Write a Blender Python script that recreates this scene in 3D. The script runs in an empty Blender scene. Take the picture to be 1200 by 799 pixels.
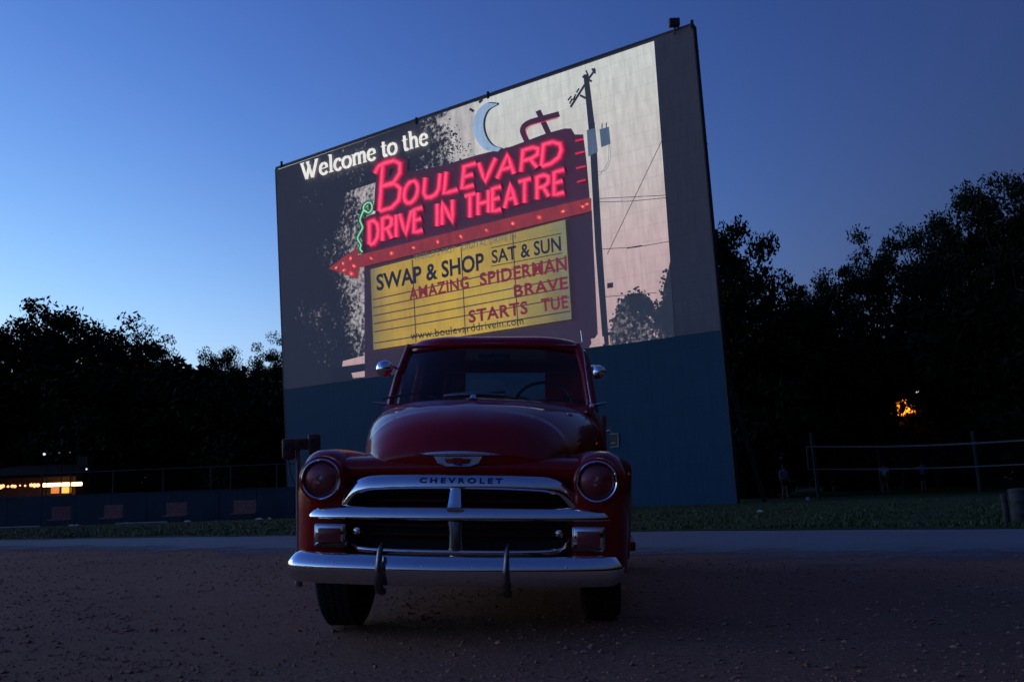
import bpy, bmesh, math, random
from mathutils import Vector, Matrix
import numpy as np

# ------------------------------------------------------------------ camera, sky, sun, exposure
SC = bpy.context.scene
COL = SC.collection
R = math.radians
FPX, CAM_H, ROLL, PITCH = 1150.0, 0.75, R(-2.0), math.atan((566 - 399.5) / 1150.0)
_f = Vector((0, math.cos(PITCH), math.sin(PITCH)))
_u0 = Vector((0, -math.sin(PITCH), math.cos(PITCH)))
_r0 = Vector((1, 0, 0))
_r = math.cos(ROLL) * _r0 + math.sin(ROLL) * _u0
_u = -math.sin(ROLL) * _r0 + math.cos(ROLL) * _u0
CAM_P = Vector((0, 0, CAM_H))
cam_d = bpy.data.cameras.new('camera')
cam = bpy.data.objects.new('camera', cam_d)
COL.objects.link(cam)
cam_d.sensor_width = 36.0
cam_d.lens = 36.0 * FPX / 1200.0
cam_d.clip_start = 0.05
cam_d.clip_end = 3000
cam.matrix_world = Matrix(((_r.x, _u.x, -_f.x, 0), (_r.y, _u.y, -_f.y, 0), (_r.z, _u.z, -_f.z, CAM_H), (0, 0, 0, 1)))
SC.camera = cam

SUN_AZ = R(-69)            # measured from +Y, negative = left of the picture
SUN_EL = R(-5.0)
world = bpy.data.worlds.new('World')
SC.world = world
world.use_nodes = True
wn = world.node_tree
wn.nodes.clear()
w_out = wn.nodes.new('ShaderNodeOutputWorld')
w_bg = wn.nodes.new('ShaderNodeBackground')
w_sky = wn.nodes.new('ShaderNodeTexSky')
w_sky.sky_type = 'NISHITA'
w_sky.sun_disc = False
w_sky.sun_elevation = SUN_EL
w_sky.sun_rotation = SUN_AZ
w_sky.altitude = 200
w_sky.air_density = 1.0
w_sky.dust_density = 0.0
w_sky.ozone_density = 1.0
EXPO = 4.0
# dusk sky with a camera's contrast and highlight roll-off: y = k * sky^g, then y / (1 + y / 1.6)
w_gam = wn.nodes.new('ShaderNodeGamma')
w_gam.inputs[1].default_value = 1.35
w_mul = wn.nodes.new('ShaderNodeVectorMath')
w_mul.operation = 'MULTIPLY'
w_mul.inputs[1].default_value = [k * 0.15 ** 1.35 for k in (555.0, 1120.0, 2780.0)]
w_den = wn.nodes.new('ShaderNodeVectorMath')
w_den.operation = 'MULTIPLY_ADD'
w_den.inputs[1].default_value = (1 / 1.6,) * 3
w_den.inputs[2].default_value = (1, 1, 1)
w_div = wn.nodes.new('ShaderNodeVectorMath')
w_div.operation = 'DIVIDE'
w_bg.inputs[1].default_value = 1.0 / 2 ** EXPO
wn.links.new(w_sky.outputs[0], w_gam.inputs[0])
wn.links.new(w_gam.outputs[0], w_mul.inputs[0])
wn.links.new(w_mul.outputs[0], w_den.inputs[0])
wn.links.new(w_mul.outputs[0], w_div.inputs[0])
wn.links.new(w_den.outputs[0], w_div.inputs[1])
wn.links.new(w_div.outputs[0], w_bg.inputs[0])
wn.links.new(w_bg.outputs[0], w_out.inputs[0])

sun_d = bpy.data.lights.new('sun', 'SUN')
sun_d.energy = 0.018
sun_d.angle = R(40)
sun_d.color = (1.0, 0.86, 0.88)
sun = bpy.data.objects.new('sun', sun_d)
COL.objects.link(sun)
_sd = Vector((math.sin(SUN_AZ) * math.cos(R(8)), math.cos(SUN_AZ) * math.cos(R(8)), math.sin(R(8))))
sun.rotation_euler = _sd.to_track_quat('Z', 'Y').to_euler()

vs = SC.view_settings
vs.view_transform = 'Standard'
vs.look = 'None'
vs.exposure = EXPO
vs.gamma = 1.0
vs.use_curve_mapping = False

# ------------------------------------------------------------------ helpers
random.seed(7)
RNG = np.random.default_rng(11)


def ray(px, py):
    return (_f * FPX + _r * (px - 600) - _u * (py - 399.5)).normalized()


def at(px, py, Y):
    """point of the photograph's pixel at depth Y"""
    d = ray(px, py)
    return CAM_P + d * (Y / d.y)


def zg(x, y):
    """gentle fall of the terrain away from the camera"""
    t = min(max((y - 13.0) / 40.0, 0.0), 1.0)
    return -0.5 * t * t * (3 - 2 * t)


def lin1(c):
    c = c / 255.0
    return c / 12.92 if c <= 0.04045 else ((c + 0.055) / 1.055) ** 2.4


def rgb(r, g, b):
    return (lin1(r), lin1(g), lin1(b), 1.0)


def mat(name, col, rough=0.6, metal=0.0, spec=0.5, noise=0.0, nscale=8.0, bump=0.0, bscale=60.0, coat=0.0, emit=None, estr=0.0, coords='Object', rvar=0.0):
    m = bpy.data.materials.new(name)
    m.use_nodes = True
    nt = m.node_tree
    b = nt.nodes['Principled BSDF']
    b.inputs['Base Color'].default_value = (*col[:3], 1)
    b.inputs['Roughness'].default_value = rough
    b.inputs['Metallic'].default_value = metal
    b.inputs['Specular IOR Level'].default_value = spec
    b.inputs['Coat Weight'].default_value = coat
    b.inputs['Coat Roughness'].default_value = 0.03
    tc = nt.nodes.new('ShaderNodeTexCoord')
    if noise > 0:
        n = nt.nodes.new('ShaderNodeTexNoise')
        n.inputs['Scale'].default_value = nscale
        n.inputs['Detail'].default_value = 6
        nt.links.new(tc.outputs[coords], n.inputs['Vector'])
        cr = nt.nodes.new('ShaderNodeValToRGB')
        cr.color_ramp.elements[0].position = 0.3
        cr.color_ramp.elements[1].position = 0.7
        cr.color_ramp.elements[0].color = (*[c * (1 - noise) for c in col[:3]], 1)
        cr.color_ramp.elements[1].color = (*[min(1, c * (1 + noise)) for c in col[:3]], 1)
        nt.links.new(n.outputs[0], cr.inputs[0])
        nt.links.new(cr.outputs[0], b.inputs['Base Color'])
        if rvar > 0:
            mr = nt.nodes.new('ShaderNodeMapRange')
            mr.inputs[3].default_value = max(0.02, rough - rvar)
            mr.inputs[4].default_value = rough + rvar
            nt.links.new(n.outputs[0], mr.inputs[0])
            nt.links.new(mr.outputs[0], b.inputs['Roughness'])
    if bump > 0:
        n2 = nt.nodes.new('ShaderNodeTexNoise')
        n2.inputs['Scale'].default_value = bscale
        n2.inputs['Detail'].default_value = 4
        nt.links.new(tc.outputs[coords], n2.inputs['Vector'])
        bp = nt.nodes.new('ShaderNodeBump')
        bp.inputs['Strength'].default_value = bump
        bp.inputs['Distance'].default_value = 0.02
        nt.links.new(n2.outputs[0], bp.inputs['Height'])
        nt.links.new(bp.outputs[0], b.inputs['Normal'])
    if emit is not None:
        b.inputs['Emission Color'].default_value = (*emit[:3], 1)
        b.inputs['Emission Strength'].default_value = estr
    return m


class MB:
    def __init__(self):
        self.v = []
        self.f = []

    def add(self, verts, faces):
        o = len(self.v)
        self.v.extend([tuple(p) for p in verts])
        self.f.extend([tuple(i + o for i in fc) for fc in faces])
        return self

    def box(self, x0, x1, y0, y1, z0, z1, bev=0.0):
        if bev <= 0:
            vs_ = [(x, y, z) for z in (z0, z1) for y in (y0, y1) for x in (x0, x1)]
            return self.add(vs_, [(0, 2, 3, 1), (4, 5, 7, 6), (0, 1, 5, 4), (2, 6, 7, 3), (0, 4, 6, 2), (1, 3, 7, 5)])
        bm = bmesh.new()
        bmesh.ops.create_cube(bm, size=1)
        for v in bm.verts:
            v.co = Vector(((x0 + x1) / 2 + v.co.x * (x1 - x0), (y0 + y1) / 2 + v.co.y * (y1 - y0), (z0 + z1) / 2 + v.co.z * (z1 - z0)))
        bmesh.ops.bevel(bm, geom=bm.edges[:], offset=bev, segments=2, affect='EDGES', profile=0.5)
        bm.verts.index_update()
        self.add([v.co[:] for v in bm.verts], [[v.index for v in f.verts] for f in bm.faces])
        bm.free()
        return self

    def tube(self, pts, rad, n=10, caps=True):
        """round tube through pts; rad a number or a list"""
        pts = [Vector(p) for p in pts]
        rs = rad if isinstance(rad, (list, tuple)) else [rad] * len(pts)
        rings = []
        prev = None
        for i, p in enumerate(pts):
            t = (pts[min(i + 1, len(pts) - 1)] - pts[max(i - 1, 0)]).normalized()
            if prev is None:
                a = Vector((0, 0, 1)) if abs(t.z) < 0.9 else Vector((1, 0, 0))
                a = (a - t * a.dot(t)).normalized()
            else:
                a = (prev - t * prev.dot(t)).normalized()
            prev = a
            b = t.cross(a)
            rings.append([p + (a * math.cos(2 * math.pi * k / n) + b * math.sin(2 * math.pi * k / n)) * rs[i] for k in range(n)])
        return self.rings(rings, caps)

    def rings(self, rings, caps=True, closed=True):
        n = len(rings[0])
        vs_ = [p for r_ in rings for p in r_]
        fs = []
        kk = n if closed else n - 1
        for i in range(len(rings) - 1):
            for k in range(kk):
                k2 = (k + 1) % n
                fs.append((i * n + k, i * n + k2, (i + 1) * n + k2, (i + 1) * n + k))
        if caps:
            fs.append(tuple(range(n - 1, -1, -1)))
            fs.append(tuple((len(rings) - 1) * n + k for k in range(n)))
        return self.add(vs_, fs)

    def lathe(self, prof, c, axis='z', n=32, caps=False):
        """prof: (radius, height) list, around axis through c"""
        rings = []
        for r_, h in prof:
            ring = []
            for k in range(n):
                a = 2 * math.pi * k / n
                p, q = r_ * math.cos(a), r_ * math.sin(a)
                ring.append({'z': (c[0] + p, c[1] + q, c[2] + h), 'y': (c[0] + p, c[1] + h, c[2] + q), 'x': (c[0] + h, c[1] + p, c[2] + q)}[axis])
            rings.append(ring)
        return self.rings(rings, caps)

    def sweep(self, path, prof, up=(0, -1, 0), caps=True):
        """prof points (n, b): b along 'up', n across; path of 3-D points"""
        path = [Vector(p) for p in path]
        up = Vector(up)
        rings = []
        for i, p in enumerate(path):
            t = (path[min(i + 1, len(path) - 1)] - path[max(i - 1, 0)]).normalized()
            b = (up - t * up.dot(t)).normalized()
            nn = t.cross(b)
            pr = prof(i / (len(path) - 1)) if callable(prof) else prof
            rings.append([p + nn * q[0] + b * q[1] for q in pr])
        return self.rings(rings, caps)

    def xf(self, fn):
        self.v = [tuple(fn(Vector(p))) for p in self.v]
        return self

    def build(self, name, material, parent=None, smooth=False, fix=True, loc=None):
        me = bpy.data.meshes.new(name)
        me.from_pydata(self.v, [], self.f)
        if fix:
            bm = bmesh.new()
            bm.from_mesh(me)
            bmesh.ops.recalc_face_normals(bm, faces=bm.faces[:])
            bm.to_mesh(me)
            bm.free()
        if smooth:
            me.shade_smooth()
            if smooth != 'all':
                me.set_sharp_from_angle(angle=R(38))
        if material:
            me.materials.append(material)
        o = bpy.data.objects.new(name, me)
        COL.objects.link(o)
        if parent is not None:
            o.parent = parent
        if loc is not None:
            o.location = loc
        return o


def tag(o, label=None, cat=None, group=None, kind=None):
    if label:
        o['label'] = label
    if cat:
        o['category'] = cat
    if group:
        o['group'] = group
    if kind:
        o['kind'] = kind
    return o


def thing(name, loc=(0, 0, 0), rz=0.0, label=None, cat=None, group=None):
    o = bpy.data.objects.new(name, None)
    o.empty_display_size = 0.2
    COL.objects.link(o)
    o.location = loc
    o.rotation_euler = (0, 0, rz)
    return tag(o, label, cat, group)


def copy_tree(o, parent=None):
    c = o.copy()
    COL.objects.link(c)
    c.parent = parent
    for ch in o.children:
        copy_tree(ch, c)
    return c


def smooth_path(pts, n=8):
    """Catmull-Rom through the points (any dimension)"""
    P = [np.array(p, float) for p in pts]
    P = [2 * P[0] - P[1]] + P + [2 * P[-1] - P[-2]]
    out = []
    for i in range(1, len(P) - 2):
        for k in range(n):
            t = k / n
            out.append(0.5 * (2 * P[i] + (P[i + 1] - P[i - 1]) * t + (2 * P[i - 1] - 5 * P[i] + 4 * P[i + 1] - P[i + 2]) * t * t + (3 * P[i] - P[i - 1] - 3 * P[i + 1] + P[i + 2]) * t ** 3))
    out.append(P[-2])
    return [tuple(float(q) for q in p) for p in out]


# ------------------------------------------------------------------ ground, road, grass
def ground_mat(name, c0, c1, c2, scale, bump, rough=0.9):
    m = bpy.data.materials.new(name)
    m.use_nodes = True
    nt = m.node_tree
    b = nt.nodes['Principled BSDF']
    b.inputs['Roughness'].default_value = rough
    b.inputs['Specular IOR Level'].default_value = 0.2
    tc = nt.nodes.new('ShaderNodeTexCoord')
    n1 = nt.nodes.new('ShaderNodeTexNoise')
    n1.inputs['Scale'].default_value = scale
    n1.inputs['Detail'].default_value = 8
    n1.inputs['Roughness'].default_value = 0.7
    n2 = nt.nodes.new('ShaderNodeTexNoise')
    n2.inputs['Scale'].default_value = 0.55
    n2.inputs['Detail'].default_value = 5
    for n in (n1, n2):
        nt.links.new(tc.outputs['Object'], n.inputs['Vector'])
    cr = nt.nodes.new('ShaderNodeValToRGB')
    cr.color_ramp.elements[0].position = 0.32
    cr.color_ramp.elements[0].color = (*c0, 1)
    cr.color_ramp.elements[1].position = 0.68
    cr.color_ramp.elements[1].color = (*c1, 1)
    nt.links.new(n1.outputs[0], cr.inputs[0])
    mx = nt.nodes.new('ShaderNodeMix')
    mx.data_type = 'RGBA'
    mr = nt.nodes.new('ShaderNodeMapRange')
    mr.inputs[1].default_value = 0.42
    mr.inputs[2].default_value = 0.66
    mr.inputs[4].default_value = 0.75
    nt.links.new(n2.outputs[0], mr.inputs[0])
    nt.links.new(mr.outputs[0], mx.inputs[0])
    nt.links.new(cr.outputs[0], mx.inputs[6])
    mx.inputs[7].default_value = (*c2, 1)
    nt.links.new(mx.outputs[2], b.inputs['Base Color'])
    bp = nt.nodes.new('ShaderNodeBump')
    bp.inputs['Strength'].default_value = bump
    bp.inputs['Distance'].default_value = 0.03
    nt.links.new(n1.outputs[0], bp.inputs['Height'])
    nt.links.new(bp.outputs[0], b.inputs['Normal'])
    return m


M_GRAVEL = ground_mat('gravel', (0.15, 0.075, 0.050), (0.52, 0.26, 0.172), (0.24, 0.115, 0.075), 46, 0.9)
M_ROAD = ground_mat('pale_road', (0.125, 0.15, 0.17), (0.205, 0.235, 0.26), (0.145, 0.165, 0.18), 14, 0.30, 0.75)
M_GRASSG = ground_mat('turf', (0.016, 0.034, 0.006), (0.036, 0.068, 0.012), (0.034, 0.050, 0.013), 6, 0.8)

gx = sorted(set([-600, -300, -150, -80] + [i * 2.0 for i in range(-25, 26)] + [i * 0.5 for i in range(-16, 17)] + [80, 150, 300, 600]))
gy = sorted(set([-600, -300, -120, -60, -30, -15, -8, -4] + [i * 0.4 for i in range(0, 36)] + [i * 2.0 for i in range(7, 32)] + [80, 120, 200, 400, 900]))


def dent(x, y):
    """shallow unevenness of the gravel lot near the camera"""
    if not (-9 < x < 9 and 1.5 < y < 11):
        return 0.0
    e = min(1, (9 - abs(x)) / 2, (y - 1.5), (11 - y) / 2)
    return e * 0.012 * (math.sin(x * 2.1 + y * 1.3) + math.sin(y * 2.9 - x * 0.8 + 1) - 0.6)


g = MB()
nx = len(gx)
g.add([(x, y, zg(x, y) + dent(x, y)) for y in gy for x in gx], [(j * nx + i, j * nx + i + 1, (j + 1) * nx + i + 1, (j + 1) * nx + i) for j in range(len(gy) - 1) for i in range(nx - 1)])
tag(g.build('gravel_lot', M_GRAVEL, smooth='all'), kind='structure')


def road_far(x):
    return 15.1 - 0.51 * x + 0.10 * math.sin(x * 0.7) + 0.05 * math.sin(x * 2.9 + 1)


def road_near(x):
    return 9.7 - 0.64 * x + (0.012 * x * x if x > 0 else 0) + 0.16 * math.sin(x * 0.9 + 2) + 0.07 * math.sin(x * 4.1)


xs = [i * 0.25 for i in range(-160, 61)]
g = MB()
rows = 9
vv = []
for x in xs:
    a, b = road_near(x), road_far(x)
    for k in range(rows):
        y = a + (b - a) * k / (rows - 1)
        vv.append((x, y, zg(x, y) + (dent(x, y) if y < 11 else 0) + 0.004 + 0.006 * math.sin(math.pi * k / (rows - 1))))
g.add(vv, [(i * rows + k, (i + 1) * rows + k, (i + 1) * rows + k + 1, i * rows + k + 1) for i in range(len(xs) - 1) for k in range(rows - 1)])
ro = g.build('road', M_ROAD, smooth='all')
tag(ro, kind='structure')
# dust and gravel dragged over the near edge of the road
at_ = ro.data.attributes.new('edge', 'FLOAT', 'POINT')
at_.data.foreach_set('value', [(k_ / (rows - 1)) for _ in xs for k_ in range(rows)])
nt = M_ROAD.node_tree
an_ = nt.nodes.new('ShaderNodeAttribute')
an_.attribute_name = 'edge'
nz_ = nt.nodes.new('ShaderNodeTexNoise')
nz_.inputs['Scale'].default_value = 1.1
nz_.inputs['Detail'].default_value = 9
nz_.inputs['Roughness'].default_value = 0.75
tc_ = nt.nodes.new('ShaderNodeTexCoord')
nt.links.new(tc_.outputs['Object'], nz_.inputs['Vector'])
ad_ = nt.nodes.new('ShaderNodeMath')
ad_.operation = 'ADD'
nt.links.new(an_.outputs['Fac'], ad_.inputs[0])
nt.links.new(nz_.outputs[0], ad_.inputs[1])
mr_e = nt.nodes.new('ShaderNodeMapRange')
mr_e.inputs[1].default_value = 0.58
mr_e.inputs[2].default_value = 0.92
nt.links.new(ad_.outputs[0], mr_e.inputs[0])
mx_e = nt.nodes.new('ShaderNodeMixShader')
tr_e = nt.nodes.new('ShaderNodeBsdfTransparent')
nt.links.new(mr_e.outputs[0], mx_e.inputs[0])
nt.links.new(tr_e.outputs[0], mx_e.inputs[1])
nt.links.new(nt.nodes['Principled BSDF'].outputs[0], mx_e.inputs[2])
nt.links.new(mx_e.outputs[0], nt.nodes['Material Output'].inputs[0])

xs = [i * 0.5 for i in range(-160, 33)] + [18, 24, 40, 80]
g = MB()
vv = []
ks = [0, 0.4, 0.8, 1.5, 2.5, 4, 6, 9, 12, 16, 20, 26, 32, 40, 60, 100]
for x in xs:
    for k in ks:
        y = road_far(max(x, -40) if x < 16 else 16) + 0.02 + k
        vv.append((x, y, zg(x, y) + 0.008 + min(k, 1) * 0.03))
nk = len(ks)
g.add(vv, [(i * nk + k, (i + 1) * nk + k, (i + 1) * nk + k + 1, i * nk + k + 1) for i in range(len(xs) - 1) for k in range(nk - 1)])
tag(g.build('lawn', M_GRASSG, smooth='all'), kind='structure')

# grass blades along the road and over the nearer lawn
NB = 90000
bx = RNG.uniform(-24, 13, NB)
bk = RNG.exponential(7.0, NB)
by = 15.1 - 0.51 * bx + 0.10 * np.sin(bx * 0.7) + 0.05 * np.sin(bx * 2.9 + 1) + RNG.normal(0, 0.05, NB) + bk
tt = np.clip((by - 13) / 40, 0, 1)
bz = -0.5 * tt * tt * (3 - 2 * tt) + 0.03
clump = 0.6 + 0.5 * np.sin(bx * 1.7 + by) * np.sin(by * 2.3 - bx)
bh = RNG.uniform(0.025, 0.085, NB) * np.clip(clump, 0.3, 1.2)
ba = RNG.uniform(0, 2 * math.pi, NB)
bw = RNG.uniform(0.006, 0.014, NB)
V = np.zeros((NB, 3, 3))
V[:, 0] = np.stack([bx - bw * np.cos(ba), by - bw * np.sin(ba), bz], 1)
V[:, 1] = np.stack([bx + bw * np.cos(ba), by + bw * np.sin(ba), bz], 1)
V[:, 2] = np.stack([bx + RNG.normal(0, 0.03, NB), by + RNG.normal(0, 0.03, NB), bz + bh], 1)


def np_mesh(name, V, material, parent=None, nv=3, smooth=False):
    n = V.shape[0]
    me = bpy.data.meshes.new(name)
    me.vertices.add(n * nv)
    me.vertices.foreach_set('co', V.reshape(-1).astype(np.float32))
    me.loops.add(n * nv)
    me.loops.foreach_set('vertex_index', np.arange(n * nv, dtype=np.int32))
    me.polygons.add(n)
    me.polygons.foreach_set('loop_start', np.arange(0, n * nv, nv, dtype=np.int32))
    me.polygons.foreach_set('loop_total', np.full(n, nv, dtype=np.int32))
    me.update(calc_edges=True)
    me.materials.append(material)
    o = bpy.data.objects.new(name, me)
    COL.objects.link(o)
    if parent is not None:
        o.parent = parent
    return o


M_BLADE = mat('grass_blade', (0.030, 0.068, 0.007), 0.6, noise=0.5, nscale=0.8)
tag(np_mesh('grass', V, M_BLADE), 'short dark green grass covering the lawn behind the pale road', 'grass', kind='stuff')

# loose stones of the lot: octahedral pebbles, squashed
NP_ = 34000
py = 2.2 + 13.0 * RNG.power(0.75, NP_) ** 1.0
pxx = RNG.uniform(-1, 1, NP_) * (1.2 + py * 0.62)
ps = np.clip(RNG.lognormal(-5.2, 0.5, NP_), 0.002, 0.017)
pz = np.array([dent(a, b) for a, b in zip(pxx, py)])
octv = np.array([(1, 0, 0), (0, 1, 0), (-1, 0, 0), (0, -1, 0), (0, 0, 1), (0, 0, -1)], float)
octf = np.array([(0, 1, 4), (1, 2, 4), (2, 3, 4), (3, 0, 4), (1, 0, 5), (2, 1, 5), (3, 2, 5), (0, 3, 5)])
jit = 1 + RNG.uniform(-0.35, 0.35, (NP_, 6, 3))
loc = octv[None] * jit * ps[:, None, None] * np.stack([RNG.uniform(0.8, 1.5, NP_), RNG.uniform(0.8, 1.5, NP_), RNG.uniform(0.45, 0.8, NP_)], 1)[:, None, :]
a = RNG.uniform(0, 2 * math.pi, NP_)
ca, sa = np.cos(a)[:, None], np.sin(a)[:, None]
lx = loc[..., 0] * ca - loc[..., 1] * sa + pxx[:, None]
ly = loc[..., 0] * sa + loc[..., 1] * ca + py[:, None]
lz = loc[..., 2] + pz[:, None] + ps[:, None] * 0.2
VV = np.stack([lx, ly, lz], -1)
TR_ = VV[:, octf].reshape(-1, 3, 3)
keep = np.repeat(py < (11.3 - 0.64 * pxx), 8)
M_PEB = mat('pebbles', (0.36, 0.18, 0.12), 0.85, noise=0.75, nscale=23, spec=0.25)
tag(np_mesh('gravel_stones', TR_[keep], M_PEB), 'loose brown gravel stones scattered over the lot around the truck', 'gravel', kind='stuff')

# ------------------------------------------------------------------ the drive-in screen
S_YAW, S_LEAN = R(37.7), R(3.04)
S_O = Vector((7.78, 35.56, 0.0))
S_RIGHT = Vector((math.cos(S_YAW), -math.sin(S_YAW), 0))
_nh = Vector((-math.sin(S_YAW), -math.cos(S_YAW), 0))
S_UP = Vector((0, 0, math.cos(S_LEAN))) + _nh * math.sin(S_LEAN)
S_N = S_RIGHT.cross(S_UP)
if S_N.dot(_nh) < 0:
    S_N = -S_N


def onscreen(px, py, off=0.0):
    d = ray(px, py)
    p0 = S_O + Vector((0, 0, 0.055))
    t = (p0 - CAM_P).dot(S_N) / d.dot(S_N)
    return CAM_P + d * t + S_N * off - S_O


screen = thing('movie_screen', S_O, 0, 'towering drive-in screen, pale above and blue below, showing a welcome picture', 'screen')


def seam_factor(nt):
    """panel seams and paint streaks of the screen's own surface, as a 0.8..1 factor"""
    tc = nt.nodes.new('ShaderNodeTexCoord')
    dots = []
    for v in (S_RIGHT, S_UP):
        d = nt.nodes.new('ShaderNodeVectorMath')
        d.operation = 'DOT_PRODUCT'
        d.inputs[1].default_value = v
        nt.links.new(tc.outputs['Object'], d.inputs[0])
        dots.append(d)
    cb_ = nt.nodes.new('ShaderNodeCombineXYZ')
    nt.links.new(dots[0].outputs['Value'], cb_.inputs[0])
    nt.links.new(dots[1].outputs['Value'], cb_.inputs[1])
    br = nt.nodes.new('ShaderNodeTexBrick')
    br.offset = 0.0
    br.inputs['Scale'].default_value = 1.0
    br.inputs['Brick Width'].default_value = 0.61
    br.inputs['Row Height'].default_value = 0.61
    br.inputs['Mortar Size'].default_value = 0.022
    br.inputs['Mortar Smooth'].default_value = 0.6
    br.inputs['Color1'].default_value = (1, 1, 1, 1)
    br.inputs['Color2'].default_value = (0.955, 0.955, 0.955, 1)
    br.inputs['Mortar'].default_value = (0.87, 0.87, 0.87, 1)
    nt.links.new(cb_.outputs[0], br.inputs['Vector'])
    st = nt.nodes.new('ShaderNodeTexNoise')
    st.inputs['Scale'].default_value = 1.0
    st.inputs['Detail'].default_value = 7
    st.inputs['Roughness'].default_value = 0.7
    mp = nt.nodes.new('ShaderNodeMapping')
    mp.inputs['Scale'].default_value = (5.5, 0.9, 1)
    nt.links.new(cb_.outputs[0], mp.inputs[0])
    nt.links.new(mp.outputs[0], st.inputs['Vector'])
    mr = nt.nodes.new('ShaderNodeMapRange')
    mr.inputs[1].default_value = 0.3
    mr.inputs[2].default_value = 0.7
    mr.inputs[3].default_value = 0.86
    mr.inputs[4].default_value = 1.08
    nt.links.new(st.outputs[0], mr.inputs[0])
    mu = nt.nodes.new('ShaderNodeMath')
    mu.operation = 'MULTIPLY'
    nt.links.new(br.outputs[0], mu.inputs[0])
    nt.links.new(mr.outputs[0], mu.inputs[1])
    return mu.outputs[0]


def times(nt, col, fac):
    m = nt.nodes.new('ShaderNodeMix')
    m.data_type = 'RGBA'
    m.blend_type = 'MULTIPLY'
    m.inputs[0].default_value = 1.0
    m.inputs[6].default_value = (*col[:3], 1)
    nt.links.new(fac, m.inputs[7])
    return m.outputs[2]


def screen_mat(name, col, noise=0.10, rough=0.85):
    m = mat(name, col, rough, spec=0.15)
    nt = m.node_tree
    nt.links.new(times(nt, col, seam_factor(nt)), nt.nodes['Principled BSDF'].inputs['Base Color'])
    return m


M_SCR = screen_mat('screen_paint', (0.195, 0.190, 0.225))
M_BLUE = screen_mat('blue_wall_paint', (0.021, 0.080, 0.148), rough=0.7)
M_TRIM = mat('dark_trim', (0.03, 0.032, 0.04), 0.6)
M_STEEL = mat('weathered_steel', (0.12, 0.12, 0.12), 0.6, metal=0.6, noise=0.3)


def slab(corners, thick, front=0.0):
    """corners: 4 points on the screen plane (local); returns MB of a slab going back by thick"""
    q = [Vector(c) + S_N * front for c in corners]
    bk = [p - S_N * thick for p in q]
    return MB().add(q + bk, [(0, 1, 2, 3), (7, 6, 5, 4), (0, 4, 5, 1), (1, 5, 6, 2), (2, 6, 7, 3), (3, 7, 4, 0)])


TLp, TRp, BRp, BLp = onscreen(323, 198), onscreen(811, 30), onscreen(862, 580), onscreen(338, 592)
BDL, BDR = onscreen(333, 456), onscreen(845, 387)
slab([TLp, TRp, BDR, BDL], 0.25).build('screen_face', M_SCR, screen)
BLp -= S_UP * 0.5
BRp -= S_UP * 0.5
NPAN = 16
for i in range(NPAN):
    a, b = i / NPAN, (i + 1) / NPAN - 0.00012
    c = [BDL.lerp(BDR, a), BDL.lerp(BDR, b), BLp.lerp(BRp, b), BLp.lerp(BRp, a)]
    c[0] -= S_UP * 0.012
    c[1] -= S_UP * 0.012
    slab(c, 0.22, front=-0.006 + 0.0012 * random.random()).build('wall_panel', M_BLUE, screen)
# dark edge trim
for nm, a, b, out in (('edge_trim', TLp, TRp, S_UP), ('edge_trim', TRp, BRp, S_RIGHT), ('edge_trim', TLp, BLp, -S_RIGHT)):
    w = 0.09 if out is S_UP else 0.05
    slab([a + out * 0.005, b + out * 0.005, b + out * w, a + out * w], 0.26, front=0.01).build(nm, M_TRIM, screen)
# supporting frame behind
for i in range(7):
    t = (i + 0.5) / 7
    top, bot = TLp.lerp(TRp, t) - S_N * 0.45, BLp.lerp(BRp, t) - S_N * 0.45
    MB().tube([bot, top], 0.12, 8).build('column', M_STEEL, screen)
    foot = Vector((bot.x, bot.y, bot.z)) - _nh * 6.0
    MB().tube([foot, bot.lerp(top, 0.72)], 0.10, 8).build('brace', M_STEEL, screen)
for t in (0.15, 0.45, 0.75, 0.95):
    MB().tube([BLp.lerp(TLp, t) - S_N * 0.32, BRp.lerp(TRp, t) - S_N * 0.32], 0.07, 6).build('girt', M_STEEL, screen)
# small fittings on top edge and a flood lamp at the right end
for px, py in ((330, 193), (488, 142), (572, 112), (811, 29)):
    p = onscreen(px, py)
    MB().box(p.x - 0.055, p.x + 0.055, p.y - 0.06, p.y + 0.06, p.z - 0.15, p.z + 0.17, 0.02).build('bracket', M_TRIM, screen)
p = onscreen(792, 36, 0.1)
lamp = MB().box(p.x - 0.2, p.x + 0.2, p.y - 0.15, p.y + 0.12, p.z + 0.12, p.z + 0.42, 0.03).build('flood_lamp', M_TRIM, screen)
MB().tube([p - Vector((0, 0, 0.2)), p + Vector((0, 0, 0.2))], 0.035, 8).build('stem', M_TRIM, lamp)

# ---- the projected picture: light from the projector, so it emits
PK = 1.0 / 2 ** EXPO


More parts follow.
